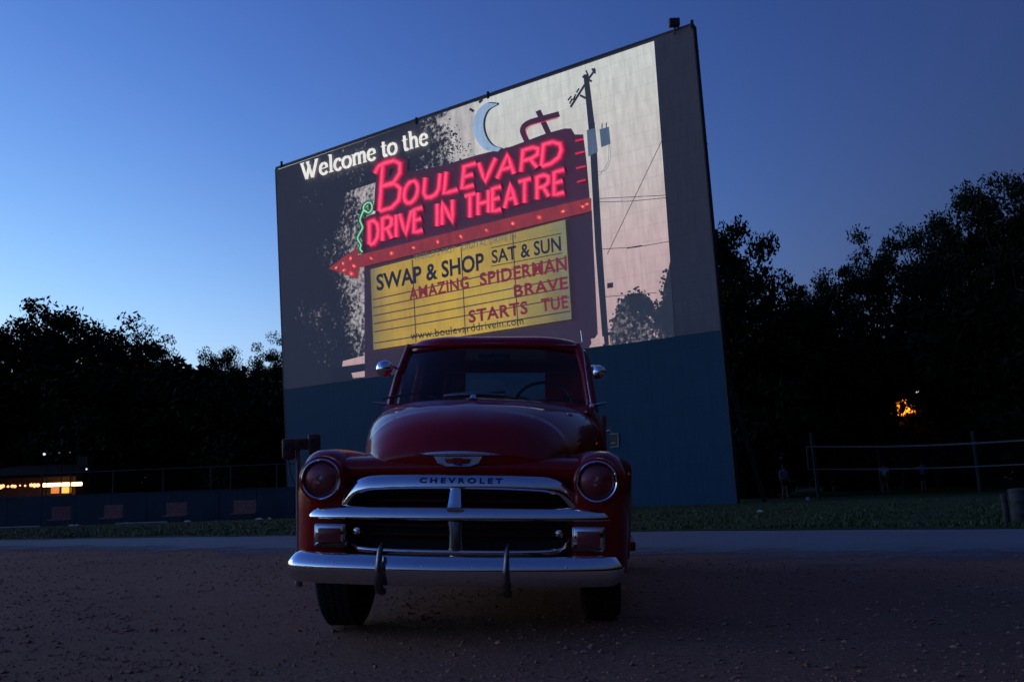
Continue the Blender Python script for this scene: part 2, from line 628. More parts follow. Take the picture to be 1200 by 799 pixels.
def pic_mat(name, r, g_, b, noise=0.12, ns=3.0, grad=None):
    m = bpy.data.materials.new(name)
    m.use_nodes = True
    nt = m.node_tree
    bs = nt.nodes['Principled BSDF']
    bs.inputs['Base Color'].default_value = (0.195, 0.190, 0.225, 1)
    bs.inputs['Roughness'].default_value = 0.85
    bs.inputs['Specular IOR Level'].default_value = 0.1
    tc = nt.nodes.new('ShaderNodeTexCoord')
    n = nt.nodes.new('ShaderNodeTexNoise')
    n.inputs['Scale'].default_value = ns
    n.inputs['Detail'].default_value = 5
    mp = nt.nodes.new('ShaderNodeMapping')
    mp.inputs['Scale'].default_value = (1.0, 1.0, 0.35)
    nt.links.new(tc.outputs['Object'], mp.inputs[0])
    nt.links.new(mp.outputs[0], n.inputs['Vector'])
    mr = nt.nodes.new('ShaderNodeMapRange')
    mr.inputs[1].default_value = 0.25
    mr.inputs[2].default_value = 0.75
    mr.inputs[3].default_value = (1 - noise) * PK
    mr.inputs[4].default_value = (1 + noise) * PK
    nt.links.new(n.outputs[0], mr.inputs[0])
    sf = nt.nodes.new('ShaderNodeMath')
    sf.operation = 'MULTIPLY'
    nt.links.new(mr.outputs[0], sf.inputs[0])
    nt.links.new(seam_factor(nt), sf.inputs[1])
    nt.links.new(sf.outputs[0], bs.inputs['Emission Strength'])
    if grad:
        sx = nt.nodes.new('ShaderNodeSeparateXYZ')
        nt.links.new(tc.outputs['Object'], sx.inputs[0])
        m2 = nt.nodes.new('ShaderNodeMapRange')
        axis, a, b_, cols = grad
        m2.inputs[1].default_value = a
        m2.inputs[2].default_value = b_
        nt.links.new(sx.outputs[axis], m2.inputs[0])
        cr = nt.nodes.new('ShaderNodeValToRGB')
        cr.color_ramp.elements[0].color = rgb(*cols[0][1])
        cr.color_ramp.elements[1].color = rgb(*cols[-1][1])
        for pos, c in cols[1:-1]:
            e = cr.color_ramp.elements.new(pos)
            e.color = rgb(*c)
        nt.links.new(m2.outputs[0], cr.inputs[0])
        nt.links.new(cr.outputs[0], bs.inputs['Emission Color'])
    else:
        bs.inputs['Emission Color'].default_value = rgb(r, g_, b)
    return m


Z0, Z1 = onscreen(740, 400).z, onscreen(770, 60).z
P_SKY = pic_mat('picture_sky', 0, 0, 0, 0.10, 3.5, grad=(2, Z0, Z1, [(0.0, (178, 148, 148)), (0.35, (190, 166, 164)), (0.65, (194, 186, 182)), (1.0, (196, 200, 194))]))
P_DARK = pic_mat('picture_dark_leaves', 0, 0, 4)
P_DIM = pic_mat('picture_dim_leaves', 122, 120, 124, 0.5, 4)
P_D1 = pic_mat('picture_leaf_tone_low', 18, 23, 28, 0.5, 5)
P_D2 = pic_mat('picture_leaf_tone_mid', 38, 43, 48, 0.5, 5)
P_D3 = pic_mat('picture_leaf_tone_high', 76, 78, 82, 0.5, 5)
P_TEAL = pic_mat('picture_far_tree', 24, 32, 36, 0.6, 4)
P_POLE = pic_mat('picture_pole', 18, 20, 28)
P_TANK = pic_mat('picture_transformer', 70, 88, 112)
P_CAB = pic_mat('picture_sign_cabinet', 38, 20, 36, 0.25, 0.8)
P_MAROON = pic_mat('picture_sign_back', 52, 6, 28, 0.35, 0.9)
P_HALO2 = pic_mat('picture_neon_halo', 105, 6, 40)
P_HALO = pic_mat('picture_neon_glow', 214, 16, 62, 0.05)
P_NEON = pic_mat('picture_neon', 255, 72, 116, 0.05)
P_GREEN = pic_mat('picture_green_neon', 130, 220, 160, 0.05)
P_GREEND = pic_mat('picture_green_glow', 20, 70, 50, 0.05)
P_ARROW = pic_mat('picture_arrow', 132, 34, 34, 0.25)
P_BULB = pic_mat('picture_bulb', 255, 150, 120, 0.0)
P_BULBH = pic_mat('picture_bulb_glow', 215, 60, 45, 0.0)
P_MOON = pic_mat('picture_moon', 140, 168, 200, 0.12)
P_BLACK = pic_mat('picture_black_letter', 8, 8, 14)
P_RED = pic_mat('picture_red_letter', 112, 18, 32, 0.2)
P_GREY = pic_mat('picture_grey_letter', 92, 96, 90, 0.2)
P_LINE = pic_mat('picture_row_line', 62, 42, 34, 0.1)
P_WHITE = pic_mat('picture_white_letter', 238, 235, 228, 0.03)
xa, xb = onscreen(437, 360).x, onscreen(670, 320).x
P_YEL = pic_mat('picture_yellow_panel', 0, 0, 0, 0.42, 0.32, grad=(0, xa, xb, [(0.0, (120, 112, 66)), (0.08, (176, 144, 52)), (0.40, (192, 158, 46)), (0.70, (172, 146, 56)), (0.90, (146, 134, 74)), (1.0, (98, 106, 88))]))

def foliage_mat(name, ramp, dark, light, scale=5.0, soft=0.10):
    """projected foliage: dark leaves with soft sky gaps; ramp = [(distance along screen, gap weight)...]"""
    m = pic_mat(name, *dark, 0.25, 2.5)
    nt = m.node_tree
    bs = nt.nodes['Principled BSDF']
    tc = nt.nodes.new('ShaderNodeTexCoord')
    nf = nt.nodes.new('ShaderNodeTexNoise')
    nf.inputs['Scale'].default_value = scale
    nf.inputs['Detail'].default_value = 9
    nf.inputs['Roughness'].default_value = 0.72
    nc = nt.nodes.new('ShaderNodeTexNoise')
    nc.inputs['Scale'].default_value = 0.55
    nc.inputs['Detail'].default_value = 3
    for n in (nf, nc):
        nt.links.new(tc.outputs['Object'], n.inputs['Vector'])
    d = nt.nodes.new('ShaderNodeVectorMath')
    d.operation = 'DOT_PRODUCT'
    d.inputs[1].default_value = S_RIGHT
    nt.links.new(tc.outputs['Object'], d.inputs[0])
    s0, s1 = ramp[0][0], ramp[-1][0]
    mr = nt.nodes.new('ShaderNodeMapRange')
    mr.inputs[1].default_value = s0
    mr.inputs[2].default_value = s1
    nt.links.new(d.outputs['Value'], mr.inputs[0])
    cr = nt.nodes.new('ShaderNodeValToRGB')
    el = cr.color_ramp.elements
    el[0].color = (ramp[0][1],) * 3 + (1,)
    el[1].color = (ramp[-1][1],) * 3 + (1,)
    for s_, w_ in ramp[1:-1]:
        e = el.new((s_ - s0) / (s1 - s0))
        e.color = (w_,) * 3 + (1,)
    nt.links.new(mr.outputs[0], cr.inputs[0])
    a1 = nt.nodes.new('ShaderNodeMath')
    a1.operation = 'MULTIPLY_ADD'
    a1.inputs[1].default_value = 0.55
    nt.links.new(nc.outputs[0], a1.inputs[0])
    nt.links.new(nf.outputs[0], a1.inputs[2])
    a2 = nt.nodes.new('ShaderNodeMath')
    a2.operation = 'ADD'
    nt.links.new(a1.outputs[0], a2.inputs[0])
    nt.links.new(cr.outputs[0], a2.inputs[1])
    th = nt.nodes.new('ShaderNodeMapRange')
    th.interpolation_type = 'SMOOTHSTEP'
    th.inputs[1].default_value = 1.16 - soft
    th.inputs[2].default_value = 1.16 + soft
    nt.links.new(a2.outputs[0], th.inputs[0])
    mx = nt.nodes.new('ShaderNodeMix')
    mx.data_type = 'RGBA'
    mx.inputs[6].default_value = rgb(*dark)
    mx.inputs[7].default_value = rgb(*light)
    nt.links.new(th.outputs[0], mx.inputs[0])
    nt.links.new(mx.outputs[2], bs.inputs['Emission Color'])
    return m


def along_s(px, py):
    return onscreen(px, py).dot(S_RIGHT)


LAY = [0.004]


def pic_poly(name, pts, material, parent, off=None):
    if off is None:
        LAY[0] += 0.0006
        off = LAY[0]
    v = [onscreen(x, y, off) for x, y in pts]
    me = bpy.data.meshes.new(name)
    bm = bmesh.new()
    f = bm.faces.new([bm.verts.new(p) for p in v])
    f.normal_update()
    if f.normal.dot(S_N) < 0:
        f.normal_flip()
    bmesh.ops.triangulate(bm, faces=[f])
    bm.to_mesh(me)
    bm.free()
    me.materials.append(material)
    o = bpy.data.objects.new(name, me)
    COL.objects.link(o)
    o.parent = parent
    return o


def ribbon(mb, pts, w, off):
    """flat stroke in picture pixels; w number or list"""
    n = len(pts)
    ws = w if isinstance(w, list) else [w] * n
    L_, R_ = [], []
    for i in range(n):
        ax, ay = pts[max(i - 1, 0)]
        bx_, by_ = pts[min(i + 1, n - 1)]
        dx, dy = bx_ - ax, by_ - ay
        l = math.hypot(dx, dy) or 1
        nx_, ny_ = -dy / l, dx / l
        k = 1.0
        if 0 < i < n - 1:       # mitre
            d1 = (pts[i][0] - ax, pts[i][1] - ay)
            d2 = (bx_ - pts[i][0], by_ - pts[i][1])
            l1, l2 = math.hypot(*d1) or 1, math.hypot(*d2) or 1
            c = (d1[0] * d2[0] + d1[1] * d2[1]) / (l1 * l2)
            k = min(1.2, 1 / max(0.35, math.sqrt(max(0.0, (1 + c) / 2))))
        L_.append(onscreen(pts[i][0] + nx_ * ws[i] / 2 * k, pts[i][1] + ny_ * ws[i] / 2 * k, off))
        R_.append(onscreen(pts[i][0] - nx_ * ws[i] / 2 * k, pts[i][1] - ny_ * ws[i] / 2 * k, off))
    mb.add(L_ + R_, [(i, i + 1, n + i + 1, n + i) for i in range(n - 1)])


def strokes(name, paths, w, material, parent):
    single = name in ('wire', 'wire_fitting', 'wire_loop', 'crossarm', 'insulator', 'bushing', 'crescent_fitting', 'side_tube', 'underline', 'row_line', 'panel_seam', 'board_flourish')
    mb, o = MB(), None
    for p in paths:
        LAY[0] += 0.0003
        ribbon(mb, p, w, LAY[0])
        if single:
            o = mb.build(name, material, parent, fix=False)
            mb = MB()
    if not single:
        o = mb.build(name, material, parent, fix=False)
        if name == 'neon_halo':
            o['kind'] = 'stuff'
    return o


def blobs(name, pts, material, parent, base):
    mb = MB()
    for (x, y, r) in pts:
        k = random.randint(5, 7)
        a0 = random.random() * 6.28
        off = base + random.random() * 0.0035
        st = random.uniform(0.5, 1.0)
        th = random.random() * 3.14
        pv = []
        for j in range(k):
            a = a0 + 6.283 * j / k
            rr = r * random.uniform(0.6, 1.25)
            dx, dy = rr * math.cos(a), rr * st * math.sin(a)
            pv.append(onscreen(x + dx * math.cos(th) - dy * math.sin(th), y + dx * math.sin(th) + dy * math.cos(th), off))
        mb.add(pv, [tuple(range(k))])
    o = mb.build(name, material, parent, fix=False)
    o['kind'] = 'stuff'
    return o


def qmap(q, s, t):
    """bilinear in the quad TL,TR,BR,BL; s right, t up"""
    tl, tr, br, bl = q
    x = (1 - t) * ((1 - s) * bl[0] + s * br[0]) + t * ((1 - s) * tl[0] + s * tr[0])
    y = (1 - t) * ((1 - s) * bl[1] + s * br[1]) + t * ((1 - s) * tl[1] + s * tr[1])
    return x, y


def pic_text(name, txt, q, material, parent, bold=0.02, conv=None, space=1.0):
    cu = bpy.data.curves.new(name, 'FONT')
    cu.body = txt
    cu.offset = bold
    cu.space_character = space
    cu.resolution_u = 3
    to = bpy.data.objects.new(name, cu)
    COL.objects.link(to)
    bpy.context.view_layer.update()
    dg = bpy.context.evaluated_depsgraph_get()
    me = bpy.data.meshes.new_from_object(to.evaluated_get(dg))
    bpy.data.objects.remove(to)
    bpy.data.curves.remove(cu)
    co = [v.co.copy() for v in me.vertices]
    x0, x1 = min(c.x for c in co), max(c.x for c in co)
    y0, y1 = min(c.y for c in co), max(c.y for c in co)
    LAY[0] += 0.0006
    cv = conv or (lambda px, py: onscreen(px, py, LAY[0]))
    for v, c in zip(me.vertices, co):
        v.co = cv(*qmap(q, (c.x - x0) / (x1 - x0), (c.y - y0) / (y1 - y0)))
    me.materials.clear()
    me.materials.append(material)
    o = bpy.data.objects.new(name, me)
    COL.objects.link(o)
    o.parent = parent
    return o


TOPY = lambda x: 198 + (x - 323) * (30 - 198) / 488.0
BANDY = lambda x: 456 + (x - 333) * (387 - 456) / 512.0
pic = pic_poly('projected_picture', [(326, TOPY(326) + 1.5), (766.5, TOPY(766.5) + 3), (777, 190), (785, 300), (790.5, BANDY(790.5) - 0.5), (336, BANDY(336) - 0.5)], P_SKY, screen)
# dark tree on the left of the picture
def along(path, n, sp, r0, r1):
    out = []
    for _ in range(n):
        i = random.randrange(len(path) - 1)
        t = random.random()
        x = path[i][0] + (path[i + 1][0] - path[i][0]) * t + random.gauss(0, sp)
        y = path[i][1] + (path[i + 1][1] - path[i][1]) * t + random.gauss(0, sp)
        if x > 325 and y > TOPY(x) + 2 and y < BANDY(x) - 3:
            out.append((x, y, random.uniform(r0, r1)))
    return out


P_FOL_UP = foliage_mat('picture_upper_foliage', [(along_s(326, 220), 0.10), (along_s(430, 190), 0.20), (along_s(492, 175), 0.22), (along_s(522, 168), 0.34), (along_s(556, 170), 0.90)], (8, 11, 15), (178, 174, 172), 4.6, 0.10)
P_FOL_LO = foliage_mat('picture_side_foliage', [(along_s(326, 300), 0.10), (along_s(372, 300), 0.17), (along_s(396, 300), 0.23), (along_s(410, 300), 0.31), (along_s(424, 300), 0.38), (along_s(436, 300), 0.42)], (8, 11, 15), (172, 164, 164), 5.2, 0.10)
pic_poly('tree_foliage', [(326, TOPY(326) + 2), (400, TOPY(400) + 2), (480, TOPY(480) + 2), (556, TOPY(556) + 2), (557, 184), (520, 198), (440, 214), (326, 252)], P_FOL_UP, pic)
pic_poly('tree_foliage', [(326, 252), (440, 214), (436, 258), (428, 300), (430, 330), (429, 416), (402, 423), (398, BANDY(398) + 0.3), (335, BANDY(335) + 0.3)], P_FOL_LO, pic)
lb = along([(520, 150), (532, 168), (530, 186)], 90, 6, 0.6, 1.8) + along([(530, 168), (552, 176)], 40, 4.5, 0.5, 1.4)
lb += [(x + random.gauss(0, 6), 440 + random.gauss(0, 3), random.uniform(1.5, 3)) for x in range(398, 412, 2)]
LAY[0] += 0.001
blobs('leaf_clusters', lb, P_DARK, pic, LAY[0])
LAY[0] += 0.0042
pic_poly('leaf_base', [(390, 431), (430, 425.5), (430, BANDY(430) + 0.3), (388, BANDY(388) + 0.3)], P_DARK, pic)
pic_poly('sky_gap', [(412, 437), (428, 434.5), (428, 441.5), (414, 443)], P_SKY, pic)
# trees at lower right of the picture
P_FOL_R = foliage_mat('picture_right_foliage', [(along_s(714, 370), 0.26), (along_s(765, 370), 0.30), (along_s(791, 370), 0.10)], (20, 27, 31), (150, 138, 138), 5.5, 0.12)
pic_poly('leaf_mass', [(716, BANDY(716) + 0.3), (714, 392), (722, 368), (728, 352), (740, 344), (752, 343), (764, 352), (768, 362), (776, 358), (778, 335), (783, 318), (785.5, 306), (790.8, BANDY(790.8) + 0.3)], P_FOL_R, pic)
LAY[0] += 0.001
blobs('leaf_clusters', along([(714, 395), (722, 366), (730, 350), (748, 342), (766, 354), (776, 360)], 130, 2.5, 0.9, 2.6) + along([(778, 350), (777, 330), (782, 315)], 45, 2.2, 0.9, 2.2), P_TEAL, pic, LAY[0])
LAY[0] += 0.0042
blobs('sky_gaps', [(762, 372, 1.3), (766, 377, 1.2), (764, 386, 1.5), (767, 392, 2.4), (770, 394, 2.2), (741, 382, 0.9), (720, 400, 1.3), (717, 401, 1.0), (748, 366, 0.8)], P_SKY, pic, LAY[0])
LAY[0] += 0.0042
# wires and pole
strokes('wire', [[(776, 165), (712, 298)], [(701, 237), (740, 236), (781, 232)], [(702, 233), (781, 229)], [(705, 292), (745, 290), (785, 283)], [(708, 348), (770, 343)]], 0.7, P_POLE, pic)
strokes('wire_fitting', [[(735, 291), (753, 288)], [(745, 289.5), (748, 289)]], 1.5, P_POLE, pic)
pic_poly('utility_pole', [(684, 88), (690, 87), (699, 160), (706, 290), (714, 404), (707, 405.5), (698, 290), (691, 160)], P_POLE, pic)
strokes('crossarm', [[(698, 82), (690, 93), (669, 126)], [(694, 81), (697, 84)], [(683, 90), (694, 96)], [(680, 112), (692, 118)]], 2.6, P_POLE, pic)
strokes('insulator', [[(668, 122), (671, 116)], [(672, 118), (675, 111)], [(666, 118), (670, 113)], [(676, 109), (679, 104)], [(687, 83), (690, 89)], [(697, 80), (698, 87)]], 1.8, P_POLE, pic)
pic_poly('transformer', [(688, 153), (698, 150), (701, 178), (690, 184)], P_TANK, pic)
pic_poly('transformer', [(703, 152), (714, 149), (716, 169), (705, 173)], P_TANK, pic)
strokes('bushing', [[(692, 152), (691, 145)], [(697, 151), (697, 144)], [(706, 151), (706, 145)], [(711, 150), (711, 144)]], 1.2, P_POLE, pic)
strokes('wire_loop', [smooth_path([(715, 170), (716, 185), (711, 199), (702, 202)], 4), smooth_path([(714, 170), (713, 190), (703, 206)], 4)], 0.5, P_TANK, pic)
pic_poly('pole_box', [(712, 332), (719, 331), (719, 337), (712, 338)], P_POLE, pic)
# sign cabinet behind the yellow panel
pic_poly('sign_cabinet', [(427.5, 312), (694, 246), (701, 391), (690, BANDY(690) + 0.3), (428, BANDY(428) + 0.3)], P_CAB, pic)
pic_poly('sky_gap', [(693, 397), (708, 394.2), (709, 403), (694, 405)], P_SKY, pic)
# the upper neon board
pic_poly('sign_board', [(424, 299), (426, 272), (440, 252), (446, 212), (458, 206), (520, 194), (560, 182), (600, 172), (640, 157), (662, 151), (670, 151), (674, 158), (684, 158), (688, 190), (692, 236)], P_MAROON, pic)
strokes('board_flourish', [smooth_path([(618, 166), (613, 153), (619, 145), (634, 140), (656, 134)], 5), [(631, 130), (644, 158)]], 6.5, P_MAROON, pic)
strokes('flourish_neon', [smooth_path([(619, 161), (617, 154), (622, 148), (634, 144), (655, 138.5)], 5)], 1.0, P_HALO, pic)
# crescent
cr_o = smooth_path([(583, 122), (569, 122), (558, 134), (555, 150), (560, 166), (570, 176), (584, 178)], 5)
cr_i = smooth_path([(588, 174), (577, 170), (569, 158), (567, 143), (572, 130), (583, 123)], 5)
pic_poly('crescent_edge', [(x + 2.5, y - 1) for x, y in cr_o] + [(x + 2.5, y) for x, y in cr_i], P_POLE, pic)
pic_poly('crescent', cr_o + cr_i, P_MOON, pic)
strokes('crescent_fitting', [[(551, 128), (556, 131)], [(562, 121), (566, 117)]], 3.0, P_POLE, pic)
# neon letters
GL = {
    'A': [[(0, 0), (0.5, 1), (1, 0)], [(0.2, 0.36), (0.8, 0.36)]],
    'B': [[(0.12, 0), (0.12, 1)], [(0.12, 1), (0.6, 1), (0.88, 0.9), (0.9, 0.7), (0.66, 0.53), (0.12, 0.52)], [(0.12, 0.52), (0.7, 0.5), (0.98, 0.36), (0.95, 0.12), (0.65, 0.0), (0.12, 0)]],
    'D': [[(0, 0), (0, 1), (0.5, 1), (0.9, 0.8), (1, 0.5), (0.9, 0.2), (0.5, 0), (0, 0)]],
    'E': [[(1, 1), (0, 1), (0, 0), (1, 0)], [(0, 0.52), (0.85, 0.52)]],
    'H': [[(0, 0), (0, 1)], [(1, 0), (1, 1)], [(0, 0.5), (1, 0.5)]],
    'I': [[(0.5, 0), (0.5, 1)]],
    'L': [[(0, 1), (0, 0), (1, 0)]],
    'N': [[(0, 0), (0, 1), (1, 0), (1, 1)]],
    'O': [[(0.5 + 0.5 * math.sin(a * math.pi / 8), 0.5 + 0.5 * math.cos(a * math.pi / 8)) for a in range(17)]],
    'R': [[(0, 0), (0, 1), (0.6, 1), (0.95, 0.88), (0.95, 0.62), (0.6, 0.5), (0, 0.5)], [(0.5, 0.5), (1, 0)]],
    'T': [[(0, 1), (1, 1)], [(0.5, 1), (0.5, 0)]],
    'U': [[(0, 1), (0, 0.28), (0.18, 0.06), (0.5, 0), (0.82, 0.06), (1, 0.28), (1, 1)]],
    'V': [[(0, 1), (0.5, 0), (1, 1)]],
}
neon = []


def letter(ch, x0, x1, yt0, yt1, yb0, yb1, lean):
    q = [(x0 + lean, yt0), (x1 + lean, yt1), (x1, yb1), (x0, yb0)]
    out = []
    for st in GL[ch]:
        dense = []
        for i in range(len(st) - 1):
            for k in range(3):
                t = k / 3
                dense.append((st[i][0] + (st[i + 1][0] - st[i][0]) * t, st[i][1] + (st[i + 1][1] - st[i][1]) * t))
        dense.append(st[-1])
        out.append([qmap(q, *p) for p in dense])
    neon.append((ch, out))


letter('B', 443, 470, 193, 186, 249, 241, 4)
neon[-1][1].append(smooth_path([(441, 204), (446, 195), (456, 191), (463, 189)], 4))
top = lambda x: 214 + (x - 478) * (163.5 - 214) / 182.0
bot = lambda x: 240 + (x - 476) * (190 - 240) / 180.0
for ch, a, b in zip('OULEVARD', (474, 497.5, 522, 543, 560, 584, 612, 636), (490, 515, 538, 557, 580, 604, 631, 658)):
    letter(ch, a, b, top(a), top(b), bot(a), bot(b), 2.5)
top = lambda x: 260.5 + (x - 434) * (199.5 - 260.5) / 229.0
bot = lambda x: 287 + (x - 434) * (226 - 287) / 229.0
for ch, a, b in zip('DRIVEINTHEATRE', (434.5, 450, 464, 470, 487, 512, 520, 546, 562, 579, 593, 609, 631, 651), (445, 461, 468, 484, 497, 516, 532, 559, 574, 589, 607, 624, 645, 663)):
    letter(ch, a, b, top(a), top(b), bot(a), bot(b), 0)
for w_, c_ in ((16.0, (60, 6, 28)), (13.0, (74, 6, 31)), (10.0, (98, 6, 38)), (7.8, (146, 9, 47))):
    strokes('neon_halo', [p for _, o_ in neon for p in o_], w_, pic_mat('picture_neon_halo', *c_, 0.1), pic)
for ch, o_ in neon:
    lt = strokes('neon_letter', o_, 5.9, P_HALO, pic)
P_NEON0 = pic_mat('picture_neon_mid', 238, 36, 86, 0.05)
for ch, o_ in neon:
    strokes('neon_body', o_, 4.3, P_NEON0, pic)
for ch, o_ in neon:
    strokes('neon_tube', o_, 2.5, P_NEON, pic)
strokes('side_tube', [[(676, 166), (686, 164)], [(676, 181), (687, 178.5)], [(677, 198), (688, 195.5)], [(678, 214), (688, 211.5)]], 2.2, P_HALO, pic)
gn = smooth_path([(431, 249), (428, 246), (429, 241), (433, 238), (437, 239), (438, 245), (434, 250), (429, 247), (426, 252), (424, 259), (427, 267), (424, 273), (421, 280), (425, 287), (424, 292), (427, 296)], 3)
strokes('curl_glow', [gn], 4.5, P_GREEND, pic)
strokes('curl_neon', [gn], 1.7, P_GREEN, pic)
# arrow with bulbs
pic_poly('arrow', [(387, 315), (421, 290), (421.5, 299.5), (690, 233), (695, 233), (695, 248), (423, 314), (422, 327)], P_ARROW, pic)
bl = [(421 + (x - 421), 307 + (x - 421) * (240.5 - 307) / 273.0) for x in [437, 461, 487, 515, 542, 572, 603, 634, 662, 685]]
bl += [(396, 314), (404, 309), (413, 303), (405, 317), (414, 321), (417, 312), (690, 240)]
LAY[0] += 0.001
blobs('bulb_glow', [(x, y, 3.4) for x, y in bl], P_BULBH, pic, LAY[0])
LAY[0] += 0.0042
blobs('bulb', [(x, y, 1.6) for x, y in bl], P_BULB, pic, LAY[0])
LAY[0] += 0.0042
# yellow letter panel
YQ = [(436.5, 316), (664.5, 258), (672, 374), (440, 410)]
pic_poly('letter_panel', YQ, P_YEL, pic)
rows_ = [[qmap(YQ, 0.005, t), qmap(YQ, 0.30 if t > 0.1 else 0.995, t), qmap(YQ, 0.995, t)] for t in (0.08, 0.22, 0.32, 0.42, 0.52, 0.62)]
strokes('row_line', rows_, 1.3, P_LINE, pic)
strokes('panel_seam', [[qmap(YQ, s, 0.01), qmap(YQ, s, 0.99)] for s in (0.215, 0.465, 0.73)], 1.2, P_LINE, pic)
pic_text('small_lettering', "WORLD'S FIRST", [(487, 298.5), (536, 288.5), (536, 295.5), (488, 306)], P_GREY, pic, 0.01, space=1.1)
pic_text('small_lettering', 'DIGITAL DRIVE IN', [(544, 286.5), (607, 273), (607, 280), (544, 294)], P_GREY, pic, 0.01, space=1.1)
pic_text('black_lettering', 'SWAP & SHOP', [(443, 322), (569, 296), (570, 316.5), (444, 341.5)], P_BLACK, pic, 0.026)
pic_text('black_lettering', 'SAT & SUN', [(578, 294), (659, 277), (660, 294.5), (579, 309.5)], P_BLACK, pic, 0.018)
strokes('underline', [[(578, 291), (660, 274)], [(578, 312.5), (661, 297)]], 0.9, P_BLACK, pic)
pic_text('red_lettering', 'AMAZING', [(481, 338), (551, 323.5), (552, 338), (482, 353)], P_RED, pic, 0.028, space=1.08)
pic_text('red_lettering', 'SPIDERMAN', [(564, 320.5), (666, 299.5), (667, 317.5), (565, 336)], P_RED, pic, 0.028, space=1.08)
pic_text('red_lettering', 'BRAVE', [(604, 334.5), (667, 324), (668, 339), (605, 349)], P_RED, pic, 0.028, space=1.1)
pic_text('red_lettering', 'STARTS', [(551, 364), (620, 352.5), (621, 368), (552, 379)], P_RED, pic, 0.028, space=1.1)
pic_text('red_lettering', 'TUE', [(636, 350.5), (667, 346), (668.5, 361.5), (637, 366)], P_RED, pic, 0.028, space=1.1)
pic_text('web_lettering', 'www.boulevarddrivein.com', [(483, 389), (615, 371.5), (616, 380), (484, 398.5)], P_BLACK, pic, 0.006, space=1.06)
# white serif greeting: broad-pen strokes with slab serifs


def pen(paths, quad, thick, thin, name):
    mb = MB()
    for p in paths:
        LAY[0] += 0.0002
        d = smooth_path(p, 5) if len(p) > 2 else p
        if len(d) == 2:
            d = [d[0], ((d[0][0] + d[1][0]) / 2, (d[0][1] + d[1][1]) / 2), d[1]]
        px_ = [qmap(quad, *q_) for q_ in d]
        ws = []
        for i in range(len(d)):
            a_, b_ = d[max(i - 1, 0)], d[min(i + 1, len(d) - 1)]
            vx, vy = abs(b_[0] - a_[0]) * (W_LEN / 7.0), abs(b_[1] - a_[1])
            l = math.hypot(vx, vy) or 1
            ws.append(thin + (thick - thin) * (vy / l) ** 1.5)
        ribbon(mb, px_, ws, LAY[0])
    return mb


W_LEN = 7.0
SER = {   # glyph strokes in units: x advance, x-height 0.62, ascender 1.0
    'W': (1.15, [[(0.1, 0.95), (0.36, 0.0)], [(0.36, 0.0), (0.56, 0.75)], [(0.45, 0.95), (0.72, 0.0)], [(0.72, 0.0), (1.02, 0.95)], [(0.0, 0.95), (0.26, 0.95)], [(0.36, 0.95), (0.58, 0.95)], [(0.9, 0.95), (1.12, 0.95)]]),
    'e': (0.55, [[(0.08, 0.34), (0.46, 0.34)], [(0.46, 0.34), (0.44, 0.52), (0.28, 0.62), (0.12, 0.52), (0.06, 0.3), (0.12, 0.1), (0.3, 0.0), (0.48, 0.12)]]),
    'l': (0.34, [[(0.17, 0.0), (0.17, 1.0)], [(0.03, 0.02), (0.32, 0.02)], [(0.03, 0.98), (0.17, 0.98)]]),
    'c': (0.5, [[(0.44, 0.46), (0.38, 0.58), (0.26, 0.62), (0.12, 0.52), (0.06, 0.3), (0.12, 0.1), (0.28, 0.0), (0.45, 0.12)]]),
    'o': (0.6, [[(0.3, 0.62), (0.12, 0.52), (0.06, 0.31), (0.12, 0.1), (0.3, 0.0), (0.48, 0.1), (0.54, 0.31), (0.48, 0.52), (0.3, 0.62)]]),
    'm': (0.95, [[(0.15, 0.0), (0.15, 0.62)], [(0.15, 0.5), (0.3, 0.61), (0.42, 0.58), (0.47, 0.42), (0.47, 0.0)], [(0.47, 0.5), (0.62, 0.61), (0.74, 0.58), (0.79, 0.42), (0.79, 0.0)], [(0.03, 0.02), (0.27, 0.02)], [(0.36, 0.02), (0.58, 0.02)], [(0.68, 0.02), (0.92, 0.02)], [(0.03, 0.6), (0.15, 0.6)]]),
    't': (0.4, [[(0.18, 0.85), (0.18, 0.14), (0.25, 0.02), (0.37, 0.08)], [(0.02, 0.6), (0.36, 0.6)]]),
    'h': (0.66, [[(0.15, 0.0), (0.15, 1.0)], [(0.15, 0.5), (0.3, 0.61), (0.43, 0.58), (0.49, 0.42), (0.49, 0.0)], [(0.03, 0.02), (0.27, 0.02)], [(0.38, 0.02), (0.62, 0.02)], [(0.03, 0.98), (0.15, 0.98)]]),
    ' ': (0.30, []),
}
msg = 'Welcome to the'
total = sum(SER[c][0] for c in msg)
QW = [(354, 192), (503, 149), (505, 169.5), (355, 212.5)]
cur = 0.0
for c in msg:
    adv, pth = SER[c]
    if pth:
        pen([[((cur + x) / total, y) for x, y in p] for p in pth], QW, 3.3, 1.25, c).build('white_letter', P_WHITE, pic, fix=False)
    cur += adv
# small framed notice fixed low on the blue wall
notice = slab([onscreen(715, 508.5, 0.03), onscreen(725, 507.5, 0.03), onscreen(725.5, 523, 0.03), onscreen(715.5, 524, 0.03)], 0.02)
nt_ = notice.build('wall_notice', M_TRIM)
nt_.location = S_O
tag(nt_, 'small white-framed dark notice on the blue wall beside the truck', 'sign')
M_WPAINT = mat('white_paint', (0.24, 0.24, 0.25), 0.5, noise=0.2, nscale=6)
for a, b in (((715, 508.5), (725, 507.5)), ((715.5, 524), (725.5, 523)), ((724.7, 507.5), (725.2, 523)), ((716.5, 519), (722, 518.4))):
    LAY[0] += 0.0003
    mb = MB()
    ribbon(mb, [a, b], 1.2, 0.034 + (LAY[0] - int(LAY[0])) * 0.01)
    mb.build('frame_line', M_WPAINT, nt_, fix=False)

